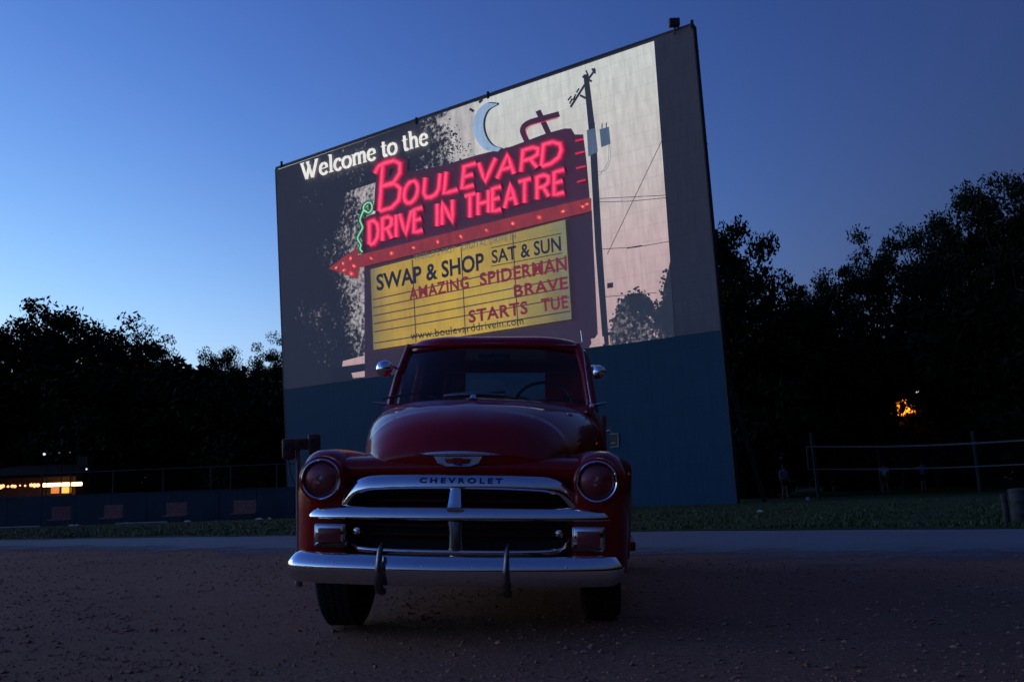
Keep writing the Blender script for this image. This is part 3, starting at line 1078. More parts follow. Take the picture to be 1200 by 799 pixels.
# ------------------------------------------------------------------ the pickup truck
TRUCK_LOC = Vector((-0.338, 4.80, 0.0))
truck = thing('pickup_truck', TRUCK_LOC, R(-4.6), 'vintage dark red pickup truck with chrome grille parked on the gravel', 'truck')
M_PAINT = mat('dark_red_paint', (0.36, 0.003, 0.007), 0.40, spec=0.12, coat=0.72, noise=0.16, nscale=3.0, rvar=0.06)
M_CHROME = mat('chrome', (0.96, 0.96, 0.98), 0.03, metal=1.0, noise=0.05, nscale=22, rvar=0.02)
M_DULLCH = mat('dull_chrome', (0.5, 0.5, 0.52), 0.22, metal=1.0, noise=0.2, nscale=20, rvar=0.08)
M_BLACK = mat('black_enamel', (0.012, 0.012, 0.013), 0.5)
M_INBAR = mat('dark_red_grille_bars', (0.07, 0.004, 0.006), 0.6)
M_GUARD = mat('tarnished_chrome', (0.22, 0.21, 0.23), 0.3, metal=1.0, noise=0.3, nscale=25, rvar=0.1)
M_RUBBER = mat('tyre_rubber', (0.018, 0.018, 0.019), 0.85, noise=0.3, nscale=30, bump=0.3, bscale=120)
M_SEAT = mat('dark_red_vinyl', (0.12, 0.012, 0.014), 0.5, noise=0.2, nscale=12)
M_INNER = mat('dark_interior', (0.03, 0.022, 0.022), 0.7, noise=0.2)
M_WOOD = mat('bed_planks', (0.10, 0.06, 0.035), 0.7, noise=0.4, nscale=8)
M_EMBRED = mat('badge_red_enamel', (0.35, 0.01, 0.03), 0.25, coat=0.5)
M_NAVY = mat('letter_navy_enamel', (0.008, 0.010, 0.05), 0.4)
M_REFL = mat('lamp_reflector_red_glint', (0.98, 0.55, 0.58), 0.28, metal=1.0)  # red tint stands in for red light mirrored in the headlamps
M_AMBER = mat('lamp_red_lens', (0.30, 0.05, 0.055), 0.2, coat=0.4)


def glass_mat(name, tint, refl=1.0, rough=0.02):
    m = bpy.data.materials.new(name)
    m.use_nodes = True
    nt = m.node_tree
    nt.nodes.clear()
    o = nt.nodes.new('ShaderNodeOutputMaterial')
    tr = nt.nodes.new('ShaderNodeBsdfTransparent')
    tr.inputs[0].default_value = (*tint, 1)
    gl = nt.nodes.new('ShaderNodeBsdfGlossy')
    gl.inputs['Roughness'].default_value = rough
    fr = nt.nodes.new('ShaderNodeFresnel')
    fr.inputs[0].default_value = 1.45
    mu = nt.nodes.new('ShaderNodeMath')
    mu.operation = 'MULTIPLY'
    mu.inputs[1].default_value = refl
    mx = nt.nodes.new('ShaderNodeMixShader')
    nt.links.new(fr.outputs[0], mu.inputs[0])
    nt.links.new(mu.outputs[0], mx.inputs[0])
    nt.links.new(tr.outputs[0], mx.inputs[1])
    nt.links.new(gl.outputs[0], mx.inputs[2])
    nt.links.new(mx.outputs[0], o.inputs[0])
    return m


M_GLASS = glass_mat('window_glass', (0.86, 0.90, 0.92), 0.9)
M_LENS = glass_mat('lamp_glass_red_glint', (0.90, 0.86, 0.88), 1.0)
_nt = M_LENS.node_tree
_g2 = _nt.nodes.new('ShaderNodeBsdfGlossy')       # rough like moulded flutes; the red colour imitates a reflected red glow
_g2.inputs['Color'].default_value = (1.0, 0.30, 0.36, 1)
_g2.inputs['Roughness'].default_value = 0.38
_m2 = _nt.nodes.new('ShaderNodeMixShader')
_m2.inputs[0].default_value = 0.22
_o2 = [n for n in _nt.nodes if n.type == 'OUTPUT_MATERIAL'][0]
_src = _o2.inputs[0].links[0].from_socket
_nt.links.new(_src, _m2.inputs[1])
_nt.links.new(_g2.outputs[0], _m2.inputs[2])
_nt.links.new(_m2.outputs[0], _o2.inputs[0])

BROLL = R(2.5)


def lean(p):
    """the body sits a little low on its left-hand springs"""
    c, s = math.cos(BROLL), math.sin(BROLL)
    x, z = p.x, p.z - 0.35
    return Vector((c * x + s * z, p.y, -s * x + c * z + 0.35))


def T(mb, name, material, parent=truck, smooth=True):
    return mb.xf(lean).build(name, material, parent, smooth=smooth)


# ---- hood
hs = smooth_path([  # y, z centre, half width, z side, sweep of the sides
    (0.270, 0.830, 0.370, 0.815, 0.030),
    (0.244, 0.865, 0.415, 0.825, 0.045),
    (0.240, 0.925, 0.445, 0.832, 0.060),
    (0.283, 1.008, 0.475, 0.840, 0.075),
    (0.392, 1.098, 0.520, 0.848, 0.070),
    (0.600, 1.178, 0.578, 0.860, 0.050),
    (0.900, 1.238, 0.645, 0.865, 0.020),
    (1.250, 1.270, 0.712, 0.870, 0.000),
    (1.600, 1.286, 0.752, 0.875, 0.000)], 7)
NU = 56
rings = []
for (y, z, w, s, sw) in hs:
    ring = []
    n_ = 2.9 + 1.1 * min(1, max(0, (y - 0.4) / 0.8))
    for k in range(NU + 1):
        a = -math.pi / 2 + math.pi * k / NU
        sx = math.copysign(abs(math.sin(a)) ** (2 / n_), math.sin(a))
        cz = abs(math.cos(a)) ** (2 / n_)
        x = w * sx
        ridge = 0.007 * math.exp(-(x / 0.03) ** 2) * min(1, max(0, (z - 0.95) / 0.1))
        ring.append((x, y + sw * (sx * sx) + 0.02 * (1 - cz) * (1 if y < 0.5 else 0), s + (z - s) * cz + ridge - 0.02 * sx * sx * (1 if y > 0.5 else 0)))
    rings.append(ring)
hood = T(MB().rings(rings, caps=False, closed=False), 'hood', M_PAINT, smooth='all')
# hood side rails down to the fenders
for sgn in (-1, 1):
    m = MB()
    rr = []
    for (y, z, w, s, sw) in hs[36:]:
        rr.append([(sgn * (w - 0.004), y + sw, s - 0.01), (sgn * (w - 0.03), y + sw, s - 0.20), (sgn * (w - 0.12), y + sw, s - 0.25), (sgn * (w - 0.10), y + sw, s - 0.01)])
    T(m.rings(rr), 'hood_side', M_PAINT)

# ---- front fenders
WY, WR = 0.86, 0.355       # front axle, tyre radius


def fender_ring(sgn, y, xin, xout, zb, zt, rh, n_=2.7):
    cx, ax = (xin + xout) / 2, (xout - xin) / 2
    ring = []
    K = 22
    for k in range(K + 1):
        a = -math.pi / 2 + math.pi * k / K
        sx = math.copysign(abs(math.sin(a)) ** (2 / n_), math.sin(a))
        cz = abs(math.cos(a)) ** (2 / n_)
        ring.append((sgn * (cx + ax * sx), y, zt - rh + rh * cz))
    for t in (0.34, 0.67, 1.0):
        ring.append((sgn * (xout - 0.015 * t), y, (zt - rh) + (zb - (zt - rh)) * t))
    ring.append((sgn * (cx), y, zb))
    for t in (1.0, 0.67, 0.34):
        ring.append((sgn * xin, y, (zt - rh) + (zb - (zt - rh)) * t))
    return ring


def arch(y, cy, rr, base):
    d = rr * rr - (y - cy) ** 2
    return max(base, 0.36 + math.sqrt(d)) if d > 0 else base


fs = smooth_path([  # y, inset, xin, xout, ztop
    (0.245, 0.100, 0.565, 0.826, 0.905),
    (0.255, 0.060, 0.565, 0.836, 0.910),
    (0.290, 0.024, 0.565, 0.850, 0.920),
    (0.360, 0.004, 0.560, 0.866, 0.930),
    (0.480, 0.000, 0.540, 0.881, 0.936),
    (0.700, 0.000, 0.500, 0.896, 0.930),
    (0.950, 0.000, 0.440, 0.901, 0.905),
    (1.200, 0.000, 0.460, 0.913, 0.840),
    (1.400, 0.000, 0.520, 0.910, 0.730),
    (1.560, 0.000, 0.560, 0.905, 0.560),
    (1.700, 0.000, 0.600, 0.905, 0.430)], 6)
for sgn in (-1, 1):
    rr = []
    for (y, ins, xi, xo, zt) in fs:
        base = 0.315 + ins
        zb = arch(y, WY, 0.43, base)
        z_t = zt - ins
        rr.append(fender_ring(sgn, y, xi + ins * 0.4, xo - ins, min(zb, z_t - 0.05), z_t, min(0.26, (z_t - min(zb, z_t - 0.05)) * 0.7)))
    fo = T(MB().rings(rr), 'front_fender', M_PAINT, smooth=True)

# ---- catwalk: the body panel between fenders, below the hood
cw = smooth_path([(0.285, 0.765), (0.262, 0.79), (0.252, 0.82), (0.258, 0.848), (0.285, 0.872), (0.34, 0.888), (0.45, 0.895), (0.70, 0.890), (1.05, 0.868), (1.40, 0.80)], 4)
T(MB().rings([[(x, y + 0.03 * (x / 0.5) ** 2 * max(0, 1 - (y - 0.25) / 0.3), z + 0.012 * (1 - (x / 0.62) ** 2)) for x in np.linspace(-0.62, 0.62, 21)] for y, z in cw], caps=False, closed=False), 'catwalk', M_PAINT, smooth='all')

# ---- grille
FLIP = True
bar = [(0.034 * math.cos(a) * (1.0 if math.cos(a) > 0 else 0.9), 0.030 * math.sin(a)) for a in [2 * math.pi * k / 14 for k in range(14)]]


flat = [(0.038, -0.016), (0.036, -0.004), (0.026, 0.010), (0.008, 0.022), (-0.014, 0.031), (-0.028, 0.031), (-0.036, 0.022), (-0.036, -0.016)]


def scaled(prof, kx, ky):
    return [(a * kx, b * ky) for a, b in prof]


FL = [(-a_, b_) for a_, b_ in flat] if FLIP else flat
topbar = smooth_path([(-0.665, 0.33, 0.572), (-0.612, 0.285, 0.632), (-0.545, 0.250, 0.712), (-0.475, 0.230, 0.752), (-0.36, 0.215, 0.763), (-0.18, 0.198, 0.768), (0, 0.192, 0.769), (0.18, 0.198, 0.768), (0.36, 0.215, 0.763), (0.475, 0.230, 0.752), (0.545, 0.250, 0.712), (0.612, 0.285, 0.632), (0.665, 0.33, 0.572)], 6)
tb = T(MB().sweep(topbar, lambda t: scaled(FL, 1.0 if 0.2 < t < 0.8 else 0.85, 1.0)), 'grille_top_bar', M_CHROME)
midbar = smooth_path([(-0.775, 0.335, 0.606), (-0.74, 0.27, 0.608), (-0.60, 0.225, 0.610), (-0.3, 0.190, 0.611), (0, 0.175, 0.612), (0.3, 0.190, 0.611), (0.60, 0.225, 0.610), (0.74, 0.27, 0.608), (0.775, 0.335, 0.606)], 7)
T(MB().sweep(midbar, scaled(FL, 0.92, 1.0)), 'grille_bar', M_CHROME)
lowbar = smooth_path([(-0.555, 0.33, 0.475), (-0.53, 0.285, 0.44), (-0.46, 0.25, 0.425), (-0.25, 0.22, 0.42), (0, 0.21, 0.42), (0.25, 0.22, 0.42), (0.46, 0.25, 0.425), (0.53, 0.285, 0.44), (0.555, 0.33, 0.475)], 6)
T(MB().sweep(lowbar, scaled(bar, 0.55, 0.8)), 'grille_lower_bar', M_CHROME)
cb = []
for z, w, y in ((0.748, 0.034, 0.212), (0.72, 0.038, 0.196), (0.67, 0.044, 0.180), (0.642, 0.048, 0.165)):
    cb.append([(w * math.cos(a), y + 0.03 * math.sin(a) - (0.012 if math.sin(a) < -0.5 else 0), z) for a in [2 * math.pi * k / 16 for k in range(16)]])
T(MB().rings(cb), 'grille_centre_bar', M_CHROME)
cb = []
for z, w, y in ((0.572, 0.042, 0.185), (0.52, 0.036, 0.20), (0.46, 0.038, 0.212), (0.425, 0.042, 0.215)):
    cb.append([(w * math.cos(a), y + 0.03 * math.sin(a), z) for a in [2 * math.pi * k / 16 for k in range(16)]])
T(MB().rings(cb), 'grille_centre_bar', M_DULLCH)
T(MB().box(-0.60, 0.60, 0.385, 0.41, 0.36, 0.855), 'radiator_panel', M_BLACK, smooth=False)
for z in (0.50, 0.545, 0.67, 0.715):
    T(MB().sweep(smooth_path([(-0.55, 0.36, z), (-0.3, 0.315, z), (0, 0.30, z), (0.3, 0.315, z), (0.55, 0.36, z)], 4), scaled(bar, 0.35, 0.5)), 'inner_bar', M_INBAR)
T(MB().box(-0.66, 0.66, 0.30, 0.44, 0.352, 0.395, 0.012), 'front_valance', M_PAINT)
T(MB().box(-0.56, 0.56, 0.275, 0.44, 0.745, 0.775, 0.008), 'grille_header', M_INBAR)
# parking lamps at the ends of the lower opening
for sgn in (-1, 1):
    pk = T(MB().box((sgn * 0.655 + 0.008) - 0.085, (sgn * 0.655 + 0.008) + 0.085, 0.212, 0.30, 0.43, 0.555, 0.014), 'parking_lamp', M_DULLCH)
    T(MB().box((sgn * 0.655 + 0.008) - 0.072, (sgn * 0.655 + 0.008) + 0.072, 0.206, 0.215, 0.442, 0.543, 0.004), 'lamp_rim', M_CHROME, pk)
    T(MB().box((sgn * 0.655 + 0.008) - 0.058, (sgn * 0.655 + 0.008) + 0.058, 0.196, 0.210, 0.455, 0.530, 0.006), 'lens', M_AMBER, pk)
    T(MB().lathe([(0.0, -0.02), (0.018, -0.016), (0.024, 0.0), (0.018, 0.012), (0.0, 0.014)], (sgn * 0.515, 0.262, 0.515), 'y', 14), 'grille_bolt', M_CHROME)
# maker's name on top bar
NAMEQ = [(-0.185, 0.788), (0.235, 0.788), (0.235, 0.761), (-0.185, 0.761)]


def on_bar(x, z):
    dz = z - (0.769 - 0.045 * x * x)
    return lean(Vector((x, 0.192 + 0.18 * x * x - (0.0245 - 0.53 * dz) - 0.0035, z)))


pic_text('name_lettering', 'CHEVROLET', NAMEQ, M_NAVY, tb, bold=0.03, conv=on_bar, space=1.5)

# ---- headlamps
for sgn in (-1, 1):
    cx, cy, cz = sgn * 0.705, 0.250, 0.775
    hl = T(MB().lathe([(0.112, 0.10), (0.120, 0.04), (0.121, 0.0), (0.117, -0.022), (0.107, -0.030), (0.102, -0.028), (0.098, -0.018), (0.096, 0.0)], (cx, cy, cz), 'y', 40), 'headlamp', M_PAINT)
    T(MB().lathe([(0.1045, -0.020), (0.1035, -0.034), (0.099, -0.040), (0.094, -0.036), (0.0915, -0.022), (0.092, -0.010)], (cx, cy, cz), 'y', 40), 'trim_ring', M_CHROME, hl)
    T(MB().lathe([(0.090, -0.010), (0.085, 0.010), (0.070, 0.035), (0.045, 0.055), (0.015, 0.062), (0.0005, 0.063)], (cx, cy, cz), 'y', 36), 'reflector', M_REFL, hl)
    m = MB()
    rr = []
    for r_, h in ((0.092, -0.018), (0.080, -0.030), (0.060, -0.039), (0.035, -0.044), (0.012, -0.046), (0.0005, -0.046)):
        rr.append([(cx + r_ * math.cos(2 * math.pi * k / 48), cy + h + 0.0012 * (k % 2), cz + r_ * math.sin(2 * math.pi * k / 48)) for k in range(48)])
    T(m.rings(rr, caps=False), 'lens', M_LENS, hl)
    T(MB().lathe([(0.0005, -0.012), (0.016, -0.010), (0.020, 0.0), (0.016, 0.02), (0.01, 0.05)], (cx, cy, cz), 'y', 16), 'bulb', M_DULLCH, hl)

# ---- bumper
bprof = [(-0.098, -0.030), (-0.100, -0.010), (-0.086, 0.012), (-0.062, 0.030), (-0.036, 0.043), (-0.014, 0.047), (0.030, 0.044), (0.070, 0.030), (0.094, 0.008), (0.098, -0.012), (0.090, -0.004), (0.060, 0.014), (0.0, 0.026), (-0.060, 0.004), (-0.088, -0.018)]
bpath = smooth_path([(-0.79, 0.165, 0.349), (-0.778, 0.105, 0.349), (-0.735, 0.060, 0.349), (-0.55, 0.010, 0.348), (-0.28, -0.028, 0.347), (0, -0.040, 0.346), (0.28, -0.028, 0.347), (0.55, 0.010, 0.348), (0.735, 0.060, 0.349), (0.778, 0.105, 0.349), (0.79, 0.165, 0.349)], 7)
bprof = [(a_ * 0.74, b_) for a_, b_ in bprof]
bp_ = T(MB().sweep(bpath, bprof), 'bumper', M_CHROME)
for sgn in (-1, 1):
    gp = smooth_path([(sgn * 0.302 - 0.02, -0.030, 0.462), (sgn * 0.302 - 0.02, -0.078, 0.440), (sgn * 0.302 - 0.02, -0.098, 0.38), (sgn * 0.302 - 0.02, -0.096, 0.32), (sgn * 0.302 - 0.02, -0.070, 0.262), (sgn * 0.302 - 0.02, -0.02, 0.248)], 4)
    oval = [(0.017 * math.cos(2 * math.pi * k / 12), 0.018 * math.sin(2 * math.pi * k / 12)) for k in range(12)]
    T(MB().sweep(gp, lambda t: scaled(oval, 0.55 + 0.85 * t, 1.1)), 'bumper_guard', M_GUARD)
    T(MB().box(sgn * 0.42 - 0.03, sgn * 0.42 + 0.03, 0.0, 0.75, 0.28, 0.36, 0.006), 'bumper_bracket', M_BLACK)
for x in (-0.56, -0.12, 0.12, 0.56):
    y = np.interp(abs(x), [0, 0.28, 0.55, 0.735], [-0.040, -0.028, 0.010, 0.060])
    T(MB().lathe([(0.0005, -0.007), (0.006, -0.005), (0.008, 0.0), (0.008, 0.012)], (x, y - 0.040, 0.372), 'y', 12), 'bumper_bolt', M_CHROME)

# ---- hood emblem, ornament
em = MB()
wing = smooth_path([(-0.222, 0.030, 0.0), (-0.12, 0.008, 0.004), (0, 0.0, 0.006), (0.12, 0.008, 0.004), (0.222, 0.030, 0.0)], 6)
EY, EZ = 0.232, 0.905
em.sweep([(x, EY + y - 0.006, EZ + z) for x, y, z in wing], lambda t: scaled(bar, 0.42 * max(0.08, math.sin(math.pi * t)) ** 0.6, 0.45))
emb = T(em, 'hood_emblem', M_CHROME)
b1 = [(-0.125, 0.0), (-0.105, -0.034), (-0.06, -0.050), (0.06, -0.050), (0.105, -0.034), (0.125, 0.0)]
fr_ = [(x, EY - 0.014 + abs(x) * 0.12, EZ - 0.010 + z) for x, z in b1]
bk_ = [(x, EY + 0.012 + abs(x) * 0.12, EZ - 0.010 + z) for x, z in b1]
T(MB().rings([fr_, bk_]), 'badge', M_DULLCH, emb, smooth=False)
bow = [(-0.068, -0.014), (-0.024, -0.014), (-0.022, -0.009), (0.022, -0.009), (0.024, -0.014), (0.068, -0.014), (0.058, -0.034), (0.024, -0.034), (0.022, -0.040), (-0.022, -0.040), (-0.024, -0.034), (-0.058, -0.034)]
fr_ = [(x, EY - 0.020 + abs(x) * 0.12, EZ - 0.008 + z) for x, z in bow]
bk_ = [(x, EY - 0.010 + abs(x) * 0.12, EZ - 0.008 + z) for x, z in bow]
T(MB().rings([fr_, bk_]), 'bow_tie', M_EMBRED, emb, smooth=False)
orn = T(MB().sweep(smooth_path([(-0.175, 0.86, 1.256), (-0.09, 0.842, 1.262), (0, 0.83, 1.264), (0.09, 0.842, 1.262), (0.175, 0.86, 1.256)], 6), lambda t: scaled(bar, 0.30 + 0.12 * math.sin(math.pi * t), 0.4)), 'hood_ornament', M_GUARD)
T(MB().sweep(smooth_path([(0, 0.80, 1.232), (0, 0.83, 1.256), (0, 0.90, 1.260), (0, 1.02, 1.256)], 5), lambda t: scaled(bar, 0.75 * (1 - 0.8 * t), 0.4), up=(0, 0, 1)), 'spear', M_CHROME, orn)

# ---- cab
# lower cab body: rounded horizontal sections


def rrect(hw, y0, y1, z, r_, n=6):
    pts = []
    for cx_, cy_, a0 in ((hw - r_, y0 + r_, -90), (hw - r_, y1 - r_, 0), (-hw + r_, y1 - r_, 90), (-hw + r_, y0 + r_, 180)):
        for k in range(n + 1):
            a = R(a0 + 90 * k / n)
            pts.append((cx_ + r_ * math.cos(a), cy_ + r_ * math.sin(a), z))
    return pts


cab = T(MB().rings([rrect(0.66, 1.56, 2.82, 0.36, 0.08), rrect(0.70, 1.56, 2.84, 0.46, 0.10), rrect(0.742, 1.56, 2.85, 0.75, 0.10), rrect(0.752, 1.56, 2.85, 1.00, 0.10), rrect(0.735, 1.57, 2.84, 1.16, 0.11), rrect(0.70, 1.58, 2.82, 1.235, 0.12)], caps=True), 'cab_body', M_PAINT)
# cowl in front of the windshield
T(MB().rings([[(-0.69, 1.55, 1.20), (-0.45, 1.50, 1.23), (0, 1.47, 1.245), (0.45, 1.50, 1.23), (0.69, 1.55, 1.20)], [(-0.68, 1.64, 1.262), (-0.45, 1.585, 1.283), (0, 1.56, 1.29), (0.45, 1.585, 1.283), (0.68, 1.64, 1.262)]], caps=False, closed=False), 'cowl', M_PAINT)
# roof: superellipse dome over the pillars
rf = []
for i, (zz, hw, y0, y1) in enumerate(((1.650, 0.615, 1.815, 2.80), (1.688, 0.612, 1.80, 2.80), (1.716, 0.596, 1.812, 2.785), (1.742, 0.555, 1.86, 2.74), (1.764, 0.475, 1.955, 2.64), (1.779, 0.33, 2.09, 2.50), (1.784, 0.12, 2.24, 2.36))):
    rf.append(rrect(hw, y0, y1, zz, min(hw, (y1 - y0) / 2) * 0.62, 9))
roof = T(MB().rings(rf, caps=True), 'roof', M_PAINT)
T(MB().tube(smooth_path([(-0.60, 1.95, 1.660), (-0.585, 1.84, 1.668), (-0.50, 1.80, 1.672), (0, 1.765, 1.680), (0.50, 1.80, 1.672), (0.585, 1.84, 1.668), (0.60, 1.95, 1.660)], 5), 0.012, 8), 'windshield_header', M_PAINT, roof)
A0, A1 = Vector((0.665, 1.665, 1.235)), Vector((0.575, 1.845, 1.680))
for sgn in (-1, 1):
    sv = lambda v: Vector((sgn * v[0], v[1], v[2]))
    pill = [(0.026 * math.cos(2 * math.pi * k / 10), 0.034 * math.sin(2 * math.pi * k / 10)) for k in range(10)]
    T(MB().sweep([sv(A0), sv(A0.lerp(A1, 0.5) + Vector((0.012, -0.006, 0))), sv(A1)], pill), 'windshield_pillar', M_PAINT)
    # door: outer panel, window frame, glass, handle
    dr = T(MB().rings([[(sgn * x, y, z) for y, z in ((1.72, 0.50), (1.70, 1.00), (1.72, 1.20), (2.50, 1.20), (2.52, 1.00), (2.50, 0.50))] for x in (0.742, 0.768)]), 'door', M_PAINT, smooth=False)
    fr2 = smooth_path([(sgn * 0.70, 1.74, 1.23), (sgn * 0.645, 1.90, 1.56), (sgn * 0.615, 1.98, 1.655), (sgn * 0.608, 2.30, 1.675), (sgn * 0.612, 2.48, 1.655), (sgn * 0.66, 2.54, 1.45), (sgn * 0.70, 2.55, 1.23)], 5)
    T(MB().tube(fr2, 0.018, 8), 'window_frame', M_PAINT, dr)
    T(MB().add([(sgn * 0.692, 1.76, 1.24), (sgn * 0.692, 2.54, 1.24), (sgn * 0.610, 2.47, 1.655), (sgn * 0.612, 1.97, 1.655)], [(0, 1, 2, 3)]), 'window_glass', M_GLASS, dr, smooth=False)
    T(MB().tube([(sgn * 0.676, 2.00, 1.24), (sgn * 0.622, 2.02, 1.655)], 0.010, 6), 'vent_post', M_PAINT, dr)
    T(MB().tube(smooth_path([(sgn * 0.765, 2.42, 1.13), (sgn * 0.80, 2.42, 1.135), (sgn * 0.803, 2.34, 1.135), (sgn * 0.803, 2.28, 1.13)], 4), 0.011, 8), 'door_handle', M_CHROME, dr)
    # rear corner posts and running board
    T(MB().rings([[(sgn * x, y, z) for x, y in c_] for z, c_ in ((1.22, ((0.70, 2.56), (0.72, 2.72), (0.64, 2.82), (0.50, 2.83), (0.50, 2.78), (0.62, 2.70), (0.66, 2.56))), (1.68, ((0.61, 2.50), (0.615, 2.68), (0.56, 2.77), (0.48, 2.79), (0.48, 2.74), (0.54, 2.66), (0.57, 2.50))))]), 'rear_corner', M_PAINT)
    T(MB().box(sgn * 0.84 - 0.11, sgn * 0.84 + 0.11, 1.62, 2.95, 0.34, 0.40, 0.012), 'running_board', M_PAINT)
    # round mirror on its arm, and low side rod
    mr_ = Vector((sgn * 0.720, 1.72, 1.512 if sgn < 0 else 1.488))
    mk = 0.86 if sgn < 0 else 0.7
    ar = T(MB().tube(smooth_path([(sgn * 0.635, 1.80, 1.50), (sgn * 0.66, 1.76, 1.53), (sgn * 0.70, 1.73, 1.53), (sgn * 0.735, 1.725, 1.51)], 4), 0.008, 8), 'mirror', M_CHROME)
    T(MB().lathe([(a_ * mk, b_) for a_, b_ in ((0.0005, -0.045), (0.03, -0.042), (0.055, -0.028), (0.066, -0.005), (0.067, 0.008), (0.062, 0.012), (0.0005, 0.010))], mr_, 'y', 24), 'mirror_head', M_CHROME, ar)
    T(MB().tube(smooth_path([(sgn * 0.68, 1.66, 1.265), (sgn * 0.73, 1.65, 1.272), (sgn * 0.775, 1.64, 1.28)], 4), [0.011, 0.010, 0.010, 0.009, 0.008, 0.008, 0.007, 0.006, 0.004], 8), 'side_rod', M_DULLCH)
# rear wall with its window
for nm, x0, x1, z0, z1 in (('rear_panel', -0.50, 0.50, 1.235, 1.40), ('rear_panel', -0.50, 0.50, 1.60, 1.66), ('rear_panel', -0.50, -0.31, 1.402, 1.598), ('rear_panel', 0.31, 0.50, 1.402, 1.598)):
    T(MB().box(x0, x1, 2.765, 2.80, z0, z1), nm, M_PAINT, smooth=False)
T(MB().box(-0.309, 0.309, 2.78, 2.786, 1.401, 1.599), 'rear_glass', M_GLASS, smooth=False)
# windshield: one curved sheet
ws = []
for t in np.linspace(0, 1, 7):
    zz = 1.255 + t * 0.42
    hw = 0.655 - 0.085 * t
    yc = 1.575 + 0.20 * t
    ws.append([(hw * s, yc + 0.075 * s * s, zz + 0.02 * (1 - s * s) * (1 - t)) for s in np.linspace(-1, 1, 17)])
T(MB().rings(ws, caps=False, closed=False), 'windshield', M_GLASS, smooth='all')
wsr = [(x, y - 0.004, z) for x, y, z in ws[0]]
T(MB().tube(wsr, 0.013, 8), 'windshield_gasket', M_BLACK)
# wipers
for x0, dx in ((-0.30, -0.30), (0.22, -0.36)):
    pv = (x0, 1.535, 1.285)
    wp = T(MB().tube(smooth_path([pv, (x0 + dx * 0.5, 1.565, 1.330), (x0 + dx, 1.60, 1.315)], 4), 0.006, 6), 'wiper', M_BLACK)
    T(MB().tube([(x0 + dx * 1.35, 1.612, 1.300), (x0 + dx * 0.75, 1.585, 1.332), (x0 + dx * 0.3, 1.575, 1.345)], 0.007, 6), 'blade', M_BLACK, wp)
# antenna
an = T(MB().tube([(0.672, 1.63, 1.255), (0.640, 1.70, 1.45), (0.60, 1.80, 1.78)], [0.004, 0.003, 0.002], 6), 'antenna', M_CHROME)
T(MB().lathe([(0.0005, 0.02), (0.012, 0.014), (0.017, 0.0), (0.012, -0.014), (0.0005, -0.02)], (0.672, 1.625, 1.255), 'z', 14), 'antenna_base', M_CHROME, an)
# interior
T(MB().rings([[(-0.62, 1.66, 1.17), (-0.60, 1.60, 1.262), (-0.60, 1.82, 1.285), (-0.62, 1.86, 1.20)], [(0, 1.60, 1.18), (0, 1.585, 1.285), (0, 1.80, 1.305), (0, 1.84, 1.20)], [(0.62, 1.66, 1.17), (0.60, 1.60, 1.262), (0.60, 1.82, 1.285), (0.62, 1.86, 1.20)]]), 'dashboard', M_INNER)
ringp = [(0.34 + 0.20 * math.cos(a), 1.98 + 0.09 * math.sin(a), 1.29 + 0.165 * math.sin(a)) for a in [2 * math.pi * k / 28 for k in range(29)]]
stw = T(MB().tube(ringp, 0.011, 8, caps=False), 'steering_wheel', M_BLACK)
T(MB().tube([(0.34, 1.98, 1.29), (0.34, 1.75, 1.12)], 0.022, 8), 'column', M_BLACK, stw)
for a in (0.4, 2.74, 4.71):
    T(MB().tube([(0.34, 1.98, 1.29), (0.34 + 0.2 * math.cos(a), 1.98 + 0.09 * math.sin(a), 1.29 + 0.165 * math.sin(a))], 0.008, 6), 'spoke', M_BLACK, stw)
T(MB().box(-0.58, 0.58, 2.56, 2.74, 0.95, 1.385, 0.05), 'seat_back', M_SEAT)
T(MB().box(-0.58, 0.58, 2.10, 2.55, 1.236, 1.26, 0.01), 'seat_cushion', M_SEAT)
T(MB().box(-0.11, 0.11, 1.90, 1.92, 1.585, 1.635, 0.008), 'rear_view_mirror', M_INNER)
T(MB().tube([(0, 1.91, 1.63), (0, 1.93, 1.68)], 0.008, 6), 'mirror_stem', M_CHROME)

# ---- wheels


